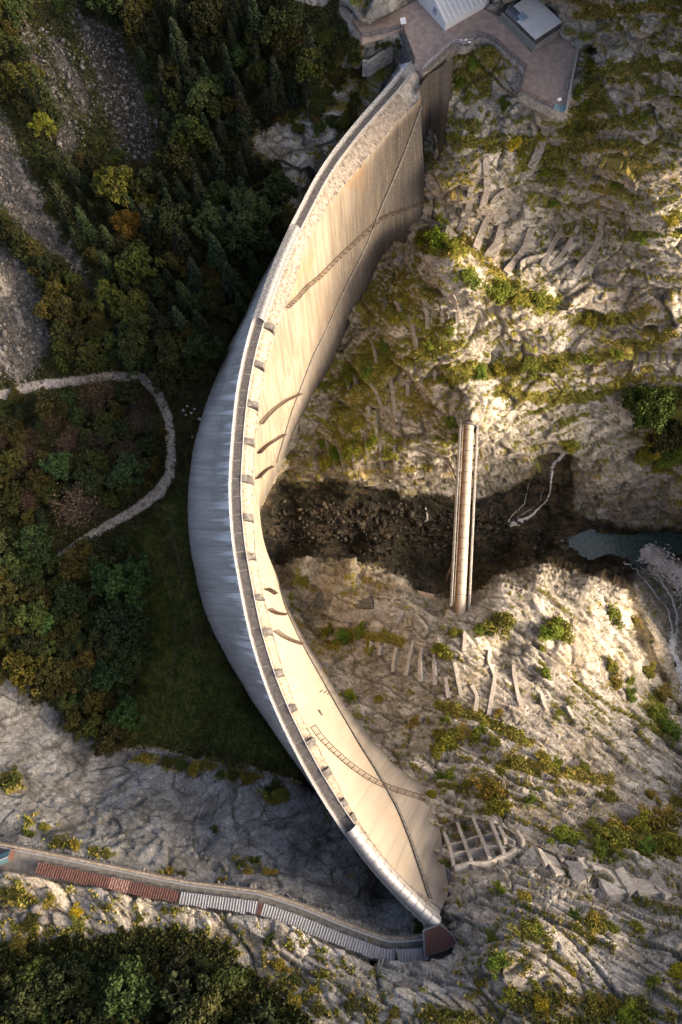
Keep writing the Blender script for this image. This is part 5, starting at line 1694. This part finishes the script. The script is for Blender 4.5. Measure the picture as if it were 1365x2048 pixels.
def size_word(r, lim):
    return 'small' if r < lim[0] else ('middling' if r < lim[1] else 'large')
def tree(px, py, rpx, kind, where, label=None, group=None, tint=None, hs=1.0):
    global n_tree
    nm, look, protos, tn_ = KIND[kind]
    crown, trunk = protos[n_tree % len(protos)]
    n_tree += 1
    baseR = {'conifer_tree': 2.6, 'bare_tree': 2.2}.get(nm, 3.7)
    baseH = {'conifer_tree': 13.0, 'bare_tree': 5.0}.get(nm, 9.0)
    rm = rpx * mppx(px, py)
    s = rm / baseR
    zs = s * hs * random.uniform(.85, 1.15)
    if nm == 'conifer_tree':
        zs = max(zs, .55)
    b = place(px, py, .55, baseH * zs)
    br = random.uniform(.5, 1.45)
    tone = 'dusky' if br < .8 else ('bright' if br > 1.15 else 'plain')
    lb = f'{size_word(rpx, (24, 32))} {tone} {look} near {near(px, py)}'.replace(' plain ', ' ')
    root = empty(nm, tuple(b), label or lb, 'tree', None if label else f'{look}s near {near(px, py)}')
    root.rotation_euler = (random.uniform(-.05, .05), random.uniform(-.05, .05), random.uniform(0, 6.28))
    root.scale = (s, s, zs)
    j_ = lambda: random.uniform(.78, 1.22)
    tc = tint or tn_
    for nm2, me in (('crown', crown), ('trunk' if nm != 'bare_tree' else 'branches', trunk)):
        o = bpy.data.objects.new(nm2, me)
        col.objects.link(o)
        o.parent = root
        o.color = (tc[0] * br * j_(), tc[1] * br * j_() ** .6, tc[2] * br * j_(), 1) if nm2 != 'trunk' else (1, 1, 1, 1)
LAND = [(250, 200, 'the dark scree gully'), (100, 150, 'the upper grey scree'), (60, 380, 'the pale path scar'), (40, 600, 'the stony bank'), (600, 310, 'the bare rock shoulder'), (690, 70, 'the terrace footpath'), (560, 500, 'the clear canopy'), (255, 447, 'the golden tree'), (380, 275, 'the bright green tree'),
        (505, 440, 'the large pale green tree'), (280, 760, 'the head of the path loop'), (430, 690, 'the upstream dam wall'), (340, 600, 'the hollow below the wood'), (30, 790, 'the gravel path'), (250, 950, 'the tree in the path bend'), (100, 930, 'the loose grey green tree'), (250, 1180, 'the meadow edge'), (60, 1340, 'the yellow tree'), (190, 1460, 'the foot of the rock slab'), (90, 1190, 'the fading path'),
        (120, 1900, 'the grey crags'), (300, 1900, 'the rusty lean-to roof'), (470, 1960, 'the pale corrugated roof'), (470, 90, 'the conifers'), (300, 40, 'the head of the scree gully'), (870, 490, 'the dark concrete block'), (960, 130, 'the grassy knoll'), (1120, 215, 'the glass lookout'), (1182, 100, 'the tunnel mouth'), (1010, 590, 'the slanting ribs'), (1080, 730, 'the long grassy ledge'), (1300, 640, 'the dark hollow'), (1330, 860, 'the cliff trees'), (930, 850, 'the pipe portal'), (700, 910, 'the low row of ribs'), (790, 700, 'the mossy cliff ribs'), (1060, 320, 'the broad dark rib'),
        (870, 1330, 'the comb of pale ribs'), (920, 1210, 'the foot of the pipe bridge'), (1290, 1350, 'the churning rapids'), (1000, 1380, 'the crooked pale rib'), (990, 1600, 'the rockfall net'), (1250, 1670, 'the concrete slabs'), (890, 1480, 'the peripheral joint'), (1100, 1540, 'the smooth rock slabs'), (690, 1270, 'the boarded platform'), (1050, 1850, 'the beam grid'), (900, 1960, 'the gatehouse'), (1230, 2020, 'the rock shoulder'), (400, 1540, 'the ledge above the meadow'), (120, 1690, 'the teal shed'), (480, 1730, 'the gallery kerb'), (700, 1990, 'the lowest crags')]
def near(x, y):
    return min(LAND, key=lambda q: (q[0] - x) ** 2 + (q[1] - y) ** 2)[2]
def in_poly(pts, x, y):
    ins = False
    n = len(pts)
    for k in range(n):
        (x1, y1), (x2, y2) = pts[k], pts[(k + 1) % n]
        if (y1 > y) != (y2 > y) and x < (x2 - x1) * (y - y1) / (y2 - y1) + x1:
            ins = not ins
    return ins
block = np.clip(np.maximum(m_path * 1.0, m_scree * .9) + m_dam + m_terr, 0, 1)
pathd = np.full(GX.shape, 1e9)
for pl in PATHS[1:2]:
    pathd = np.minimum(pathd, line_dist(pl)[0])
def free(x, y, r=0):
    return float(bil(block, gx[0], gy[0], STEP, x, y)) < .4 and float(bil(np.minimum(pathd, 999), gx[0], gy[0], STEP, x, y + .25 * r)) > 10 + .75 * r
taken = []
SPECIAL = [
    (380, 275, 40, 'deep', 'bright green full crowned tree standing out in the dark wood', (1.05, 1.35, .45)),
    (255, 447, 27, 'gold', 'golden tree at the edge of the wood beside the path scar', None),
    (88, 252, 26, 'gold', 'sparse golden tree leaning over the grey scree', (2.3, 1.5, .6)),
    (55, 1340, 40, 'gold', 'yellow tree at the top of the bare rock slab', (1.7, 1.25, .42)),
    (185, 1462, 30, 'olive', 'yellow green tree at the foot of the rock slab', (1.15, 1.25, .4)),
    (255, 946, 36, 'grey', 'grey green tree inside the bend of the gravel path', (.85, 1.25, 1.2)),
    (182, 962, 28, 'grey', 'smaller grey green tree beside the tree in the path bend', (.8, 1.15, 1.15)),
    (118, 932, 32, 'grey', 'loose grey green tree in the thicket inside the path loop', (.75, 1.05, 1.05)),
    (505, 440, 50, 'grey', 'large pale green tree near the dam walkway', (.85, 1.2, .95)),
    (415, 450, 36, 'grey', 'blue green tree beside the large pale green tree', (.65, .95, .9)),
    (490, 485, 36, 'deep', 'fresh green tree just below the large pale green tree', (.75, 1.15, .5)),
    (262, 618, 34, 'olive', 'bright olive tree below the gully near the path loop', (1.0, 1.15, .5)),
    (230, 372, 44, 'olive', 'broad ochre green tree beside the scree gully', (1.25, 1.0, .42)),
    (275, 530, 38, 'olive', 'round olive tree under the golden tree', (1.0, 1.05, .5)),
    (272, 728, 24, 'grey', 'bluish round bush tree at the top of the path loop', (.6, .95, .8)),
    (250, 1170, 52, 'deep', 'tall green tree at the meadow edge', (.62, 1.0, .72)),
    (250, 1250, 46, 'deep', 'dark bushy tree below the tall tree at the meadow edge', (.55, .92, .66)),
    (215, 1350, 34, 'grey', 'grey green tree above the foot of the meadow', (.7, 1.05, 1.0)),
    (250, 1430, 32, 'grey', 'lone grey tree at the meadow corner by the rock slab', (.75, 1.05, 1.05)),
    (95, 1250, 26, 'grey', 'pale round tree in the wood left of the meadow', (.95, 1.25, .95)),
    (155, 1015, 34, 'bare', 'silvery half bare tree beside the fading path', (.85, .80, .66)),
    (1340, 775, 44, 'deep', 'dense green tree clinging to the cliff above the lower gorge', (1.0, 1.1, .55)),
    (1350, 850, 44, 'olive', 'broad olive tree below the dense green cliff tree', (.95, .95, .5)),
]
for x, y, r, kd, lab, tint in SPECIAL:
    tree(x, y, r, kd, '', lab, tint=tint)
    taken.append((x, y, r))
ZONES = [
    ([(150,-20),(560,-20),(650,60),(630,150),(540,220),(470,270),(540,330),(590,380),(565,430),(550,470),(500,560),(445,690),(360,765),(290,742),(235,640),(205,560),(245,480),(180,380),(200,330),(330,360),(330,200),(250,60)], 'in the wood above the dam walkway', 30, 150,
     [('fir', .26), ('pine', .22), ('deep', .24), ('olive', .14), ('rust', .08), ('grey', .06)]),
    ([(-40,-20),(45,20),(100,170),(110,260),(60,270),(0,215),(-40,200)], 'on the bank beside the upper scree', 27, 16, [('olive', .45), ('deep', .2), ('rust', .2), ('pine', .15)]),
    ([(100,290),(190,370),(220,470),(200,560),(130,450),(90,360)], 'on the rib between the two scree runs', 24, 12, [('fir', .4), ('deep', .3), ('olive', .3)]),
    ([(-20,410),(60,420),(130,520),(230,660),(262,740),(120,755),(80,640),(60,560)], 'in the scrub above the gravel path', 21, 40, [('olive', .4), ('rust', .35), ('deep', .25)]),
    ([(-20,830),(100,790),(230,775),(300,800),(325,870),(322,930),(290,980),(200,1030),(100,1050),(-20,1030)], 'in the thicket inside the path loop', 23, 60, [('bare', .40), ('rust', .25), ('olive', .2), ('deep', .15)]),
    ([(-20,1060),(150,1090),(250,1070),(280,1120),(300,1250),(285,1330),(255,1470),(190,1485),(110,1405),(30,1350),(-20,1335)], 'in the wood between path and rock slab', 29, 75, [('deep', .45), ('olive', .22), ('grey', .13), ('rust', .2)]),
    ([(-40,1975),(60,1955),(150,1935),(330,1925),(410,1935),(450,1985),(500,2025),(540,2070),(540,2120),(-40,2120)], 'in the wood above the roofed gallery path', 42, 60, [('deep', .55), ('olive', .42), ('rust', .03)]),
]
for poly, where, r0, cap, mix_ in ZONES:
    xs = [q[0] for q in poly]; ys = [q[1] for q in poly]
    got, tries = 0, 0
    while got < cap and tries < 9000:
        tries += 1
        x, y = random.uniform(min(xs), max(xs)), random.uniform(min(ys), max(ys))
        r = r0 * random.uniform(.62, 1.3)
        if not in_poly(poly, x, y) or not free(x, y, r):
            continue
        if any((x - a) ** 2 + (y - b) ** 2 < ((r + c) * .62) ** 2 for a, b, c in taken):
            continue
        u, kd = random.random(), mix_[-1][0]
        for k_, w_ in mix_:
            if u < w_:
                kd = k_
                break
            u -= w_
        tree(x, y, r * (.72 if kd in ('fir', 'pine') else 1), kd, where)
        taken.append((x, y, r * .9))
        got += 1

# shrubs
n_shrub = 0
def shrub(px, py, rpx, label, group, tint, loose=1.0):
    global n_shrub
    me = SH[n_shrub % len(SH)]
    n_shrub += 1
    b = tpt(px, py)
    s = rpx * mppx(px, py) / 1.25
    o = bpy.data.objects.new('shrub', me)
    col.objects.link(o)
    o.location = tuple(b)
    nn = Vector(tn(px, py)) * .55 + Vector((0, 0, .6))
    o.rotation_euler = (nn.to_track_quat('Z', 'Y') @ Vector((0, 0, 1)).rotation_difference(Vector((0, 0, 1)))).to_euler()
    o.rotation_euler.rotate_axis('Z', random.uniform(0, 6.28))
    o.scale = (s * random.uniform(.85, 1.15), s * random.uniform(.85, 1.15), s * random.uniform(.7, .95))
    f = random.uniform(.75, 1.25)
    o.color = (tint[0] * f * random.uniform(.8, 1.2), tint[1] * f, tint[2] * f * random.uniform(.8, 1.2), 1)
    if group:
        group = f'{label.split(" shrub")[0].split(" low bush")[0]} shrubs near {near(px, py)}'
        label = f'{size_word(rpx, (11.5, 17))} {label.split(" on the ")[0].split(" in the ")[0].split(" beside ")[0].split(" along ")[0].split(" on a ")[0]} near {near(px, py)}'
    setp(o, label, 'shrub', group)
OLV, GRN, YEL, BRN = (3.3, 2.7, 1.0), (2.3, 2.6, .8), (5.6, 4.0, .6), (3.3, 2.3, 1.2)
S_SLOPE = [(885,1306,20),(967,1261,15),(909,1266,12),(1005,1238,24),(1117,1261,30),(1095,1266,20),(1228,1230,18),(1263,1245,13),(1086,1295,10),(1088,1349,13),(1086,1328,9),(1238,1368,13),(1263,1361,10),(1263,1391,13),(1294,1345,15),(1317,1395,18),(1313,1430,20),(1336,1465,20),(1225,1334,14),(998,1420,9),(1117,1426,9),(890,1441,9),(894,1484,24),(921,1472,16),(880,1500,18),(959,1468,14),(990,1484,11),(1036,1522,20),(1086,1522,16),(1113,1530,14),(1171,1534,13),(990,1580,24),(994,1615,22),(890,1553,15),(936,1570,11),(1109,1563,10),(1082,1576,10),(1059,1601,11),(1217,1597,14),(1298,1592,11),(863,1592,11),(1130,1680,22),(1186,1653,17),(1225,1657,25),(1228,1692,26),(1198,1707,18),(1275,1657,22),(1313,1657,28),(1325,1692,22),(1290,1707,20),(1352,1700,24),(1340,1640,22),(1355,1600,16),
           (1001,1781,12),(1049,1801,15),(1056,1861,20),(1075,1868,14),(996,1926,16),(981,1871,13),(1177,1846,20),(1217,1861,16),(1147,1831,11),(1021,1982,13),(956,1967,13),(1272,1861,13),(1257,2032,24),(1197,2027,22),(1230,2010,18),(1071,1972,11),(1307,1962,12),(886,1731,13),(1325,1560,12),(660,1260,12),(690,1275,14),(720,1265,12),(612,1160,14),(640,1350,14),(700,1395,12),(740,1300,10),(830,1440,12),(760,1400,10)]
for k, (x, y, r) in enumerate(S_SLOPE):
    c = [OLV, GRN, OLV, BRN][k % 4]
    lk_ = {0: 'olive', 1: 'green', 2: 'olive', 3: 'brownish'}[k % 4]
    wh = 'on the rocks below the dam end' if y > 1770 else ('in the thicket at the top of the sunlit slope' if (x > 1170 and y > 1630) else 'on the sunlit rock slope')
    shrub(x, y, r, f'{lk_} shrub {wh}', f'{lk_} shrubs {wh}', c)
for x, y, r, lab in [(1142,1941,10,'small yellow shrub on the bare rock below the slabs'),(1081,2012,16,'golden yellow shrub low on the rocks below the dam end'),(1352,1936,18,'golden shrub on the rock shoulder past the slabs'),(1018,290,13,'golden shrub on the ledge under the grassy knoll'),(748,1693,6,'tiny yellow plant growing on the dam beside the metal canopy'),(150,1825,14,'yellow shrub in the rocks above the rusty lean-to roof')]:
    shrub(x, y, r, lab, None, YEL)
N_CL = [(885,498,24),(850,482,18),(905,505,18),(1000,585,22),(1075,605,20),(1040,600,16),(940,560,18),(650,770,14),(690,745,14),(740,745,14),(745,880,14),(700,900,16),(670,910,14),(655,925,12),(780,905,12),(640,890,10),(720,840,12),(1150,190,14),(1175,215,14),(1185,130,14),(1165,240,13),(920,165,14),(935,195,13),(1010,205,12),(945,120,10),(1085,270,14),(1140,250,12),(1090,345,12),(1040,310,12),(1000,740,16),(960,745,14),(1060,730,16),(1110,735,18),(1170,715,14),(1215,640,16),(1180,645,14),(1240,700,12),(1280,690,12),(880,760,10),(770,690,12),(820,720,12),(790,640,12),(860,690,10),(900,660,10),(1250,160,10),(1290,235,12),(1340,430,14),(1230,375,12),(1290,470,10),(1140,897,12),(920,870,14),(905,845,12),(1310,880,22),(1285,905,20),(1345,905,24),(1320,930,16),(870,500,14),(1110,400,10)]
for k, (x, y, r) in enumerate(N_CL):
    c = [GRN, OLV, OLV][k % 3]
    lk_ = ['leafy green', 'olive', 'olive'][k % 3]
    wh = 'beside the terrace' if y < 260 else ('on the mossy cliff beside the dam' if x < 930 else 'on a ledge of the upper cliff')
    shrub(x, y, r, f'{lk_} shrub {wh}', f'{lk_} shrubs {wh}', c)
U_SL = [(20,1567,22),(90,1655,10),(120,1690,12),(150,1700,12),(60,1670,10),(185,1708,10),(210,1720,9),(340,1745,10),(365,1748,8),(440,1758,8),(480,1730,10),(495,1745,9),(510,1722,9),(535,1745,12),(365,1535,14),(390,1540,14),(335,1528,12),(410,1532,12),(470,1555,14),(500,1560,16),(545,1575,14),(560,1595,14),(440,1548,10),(290,1520,10),(430,1660,8),(40,1890,16),(60,1840,14),(100,1800,12),(30,1790,14),(160,1850,14),(280,1840,10),(330,1820,8),(540,1880,12),(560,1930,14),(590,1960,16),(630,1985,14),(500,1950,14),(650,1960,12),(700,2020,16),(740,1870,8),(775,1872,9),(590,2010,16),(640,2030,16),(860,2030,14),(900,2035,14),(790,2035,12)]
for k, (x, y, r) in enumerate(U_SL):
    c = [(1.0, .95, .5), BRN][k % 2]
    lk_ = ['dull green', 'brownish'][k % 2]
    wh = 'on the grey rock slab' if y < 1690 else ('along the gallery path' if y < 1775 else 'on the crags above the gallery path')
    shrub(x, y, r, f'{lk_} shrub {wh}', f'{lk_} shrubs {wh}', c)
# bushes behind the dam on the rocky shoulder and in the scrub
for k in range(150):
    for _ in range(60):
        x, y = random.choice([(random.uniform(560, 720), random.uniform(60, 260)), (random.uniform(0, 330), random.uniform(400, 1060)), (random.uniform(300, 560), random.uniform(330, 740)), (random.uniform(60, 350), random.uniform(0, 400))])
        if free(x, y) and float(bil(m_forest + m_rocky_top, gx[0], gy[0], STEP, x, y)) > .5 and not any((x - a) ** 2 + (y - b) ** 2 < (c * .7) ** 2 for a, b, c in taken):
            break
    r = random.uniform(7, 15)
    kx = k % 3
    wh = 'on the rocky shoulder behind the dam' if x > 540 and y < 300 else 'in the shaded ground behind the dam'
    lk_ = ['dull green', 'brownish', 'olive'][kx]
    shrub(x, y, r, f'{lk_} low bush {wh}', f'{lk_} bushes {wh}', [(.8, .9, .5), (1.0, .72, .45), (1.1, 1.0, .5)][kx])

# grass and small plants on the ledges, and undergrowth (nobody could count them)
def tuft_mesh(name, idx, hgt, blades, wid, palette, spread):
    v_, f_, c_ = [], [], []
    base = B1.reshape(-1, 3)[idx] + RNG.normal(0, .15, (len(idx), 3)) * [1, 1, .2]
    nn = N1.reshape(-1, 3)[idx] * .6 + [0, 0, .6]
    k = len(idx)
    pc = palette[RNG.integers(0, len(palette), k)] * RNG.uniform(.7, 1.25, (k, 1))
    V = []
    for b in range(blades):
        d = nn + RNG.normal(0, spread, (k, 3))
        d /= np.linalg.norm(d, axis=1)[:, None]
        s = np.cross(d, RNG.normal(size=(k, 3))); s /= np.linalg.norm(s, axis=1)[:, None]
        h = hgt * RNG.uniform(.5, 1.3, (k, 1)); w_ = wid * RNG.uniform(.6, 1.4, (k, 1))
        o = base + RNG.normal(0, .18, (k, 3))
        V.append(np.stack([o - s * w_ * .6 - d * .1, o + d * h * .55 + s * w_, o + d * h, o + d * h * .5 - s * w_ ], 1))
    V = np.concatenate(V).reshape(-1, 3)
    f = np.arange(len(V)).reshape(-1, 4)
    me = fast_mesh(name, V, f, M_TUFT)
    at = me.attributes.new('tint', 'FLOAT_COLOR', 'POINT')
    cc = np.concatenate([np.repeat(np.tile(pc, (blades, 1)), 4, 0), np.ones((len(V), 1))], 1)
    at.data.foreach_set('color', cc.astype(np.float32).ravel())
    o = link_mesh(name, me)
    return setp(o, kind='stuff')
t = NT('ledge_plants')
M_TUFT = t.bsdf(t.attr('tint').outputs['Color'], .8, 0, None, .1)
inside = ((GX > -30) & (GX < 1395) & (GY > -30) & (GY < 2080)).ravel()
pv = (veg.ravel() > .62) & inside & (m_soft.ravel() < .5) & (m_gorge.ravel() < .5)
cand = np.flatnonzero(pv)
pick = RNG.choice(cand, min(len(cand), 44000), replace=False)
pal = np.array([(.13, .135, .026), (.20, .19, .04), (.27, .21, .06), (.10, .11, .024), (.29, .22, .07), (.18, .19, .032)])
tuft_mesh('ledge_grass', pick, .42, 3, .16, pal, .55)
pv = (veg.ravel() > .45) & inside & (m_soft.ravel() > .5) & (m_meadow.ravel() < .5)
cand = np.flatnonzero(pv)
pick = RNG.choice(cand, min(len(cand), 34000), replace=False)
tuft_mesh('undergrowth', pick, .7, 3, .20, np.array([(.03, .042, .012), (.045, .052, .016), (.045, .044, .018), (.022, .032, .01), (.06, .064, .018)]), .7)
cand = np.flatnonzero((m_meadow.ravel() > .5) & inside & (m_path.ravel() < .4))
pick = RNG.choice(cand, min(len(cand), 9000), replace=False)
tuft_mesh('meadow_grass', pick, .35, 3, .12, np.array([(.03, .045, .01), (.05, .06, .016), (.06, .055, .02)]), .6)
# loose stones of the scree
ico = []
ph_ = (1 + 5 ** .5) / 2
for s1_ in (-1, 1):
    for s2_ in (-1, 1):
        ico += [(0, s1_, s2_ * ph_), (s1_, s2_ * ph_, 0), (s2_ * ph_, 0, s1_)]
ico = np.array(ico, float) / 1.9
from itertools import combinations
ed_ = [(a, b, c) for a, b, c in combinations(range(12), 3) if max(np.linalg.norm(ico[a] - ico[b]), np.linalg.norm(ico[b] - ico[c]), np.linalg.norm(ico[a] - ico[c])) < 1.2]
icf = np.array([q if np.dot(np.cross(ico[q[1]] - ico[q[0]], ico[q[2]] - ico[q[0]]), ico[q[0]]) > 0 else q[::-1] for q in ed_])
cand = np.flatnonzero((np.maximum(m_scree, .25 * m_path).ravel() > .2) & inside)
pick = RNG.choice(cand, 5200)
base = B1.reshape(-1, 3)[pick] + RNG.normal(0, .25, (len(pick), 3)) * [1, 1, 0]
sz = np.exp(RNG.normal(-1.75, .55, len(pick)))
sz = np.where(m_path.ravel()[pick] > .5, sz * .6, sz)
V = base[:, None] + (ico[None] * RNG.uniform(.65, 1.3, (len(pick), 12, 1))) * sz[:, None, None] * RNG.uniform(.6, 1.3, (len(pick), 1, 3))
Fc = (icf[None] + (np.arange(len(pick)) * 12)[:, None, None]).reshape(-1, 3)
M_STONE = simple('scree_stone', (.17, .16, .15), .95, 0, .3, 1.0, dark=(.075, .07, .066))
setp(link_mesh('scree_stones', fast_mesh('scree_stones', V.reshape(-1, 3), Fc, M_STONE)), kind='stuff')
# boulders on the gorge floor
fl = poly_mask([(560,1000),(800,1010),(1000,1020),(1150,1060),(1150,1105),(1000,1115),(850,1120),(620,1108),(540,1080)], 1)
pick = RNG.choice(np.flatnonzero(fl.ravel() > .5), 1500)
base = B1.reshape(-1, 3)[pick] + RNG.normal(0, .4, (len(pick), 3)) * [1, 1, 0]
sz = np.exp(RNG.normal(-.75, .5, len(pick)))
V = base[:, None] + (ico[None] * RNG.uniform(.65, 1.3, (len(pick), 12, 1))) * sz[:, None, None] * RNG.uniform(.6, 1.3, (len(pick), 1, 3))
Fc = (icf[None] + (np.arange(len(pick)) * 12)[:, None, None]).reshape(-1, 3)
setp(link_mesh('gorge_boulders', fast_mesh('gorge_boulders', V.reshape(-1, 3), Fc, simple('wet_boulder', (.105, .085, .06), .7, 0, .4, .8, dark=(.018, .017, .013)))), kind='stuff')
# pale boulders
M_BOULD = simple('pale_boulder', (.58, .57, .55), .9, 0, .2, 1.0)
for lst, wh in (([(368,820,4),(375,812,3),(383,826,3.5),(390,818,3),(398,838,4),(372,830,3)], 'in the green ground against the dam'), ([(303,893,3),(308,903,3),(296,944,3),(349,890,2.5)], 'on the verge of the gravel path'), ([(385,1024-150,2.5)], 'alone at the foot of the dam'), ([(72,1820,13),(52,1835,12),(85,1840,11),(30,1830,10)], 'among the crags by the rusty lean-to roof')):
    for x, y, r in lst:
        b = tpt(x, y); s = r * mppx(x, y)
        v = ico * RNG.uniform(.7, 1.25, (12, 1)) * s * RNG.uniform(.75, 1.2, 3)
        v[:, 2] *= .75
        me = fast_mesh('boulder', v, icf, M_BOULD if r < 9 else M_STONE)
        setp(link_mesh('boulder', me, None, b + [0, 0, .15 * s]), f'pale boulder {wh}' if r < 9 else f'grey angular boulder {wh}', 'boulder', f'boulders {wh}' if len(lst) > 1 else None)
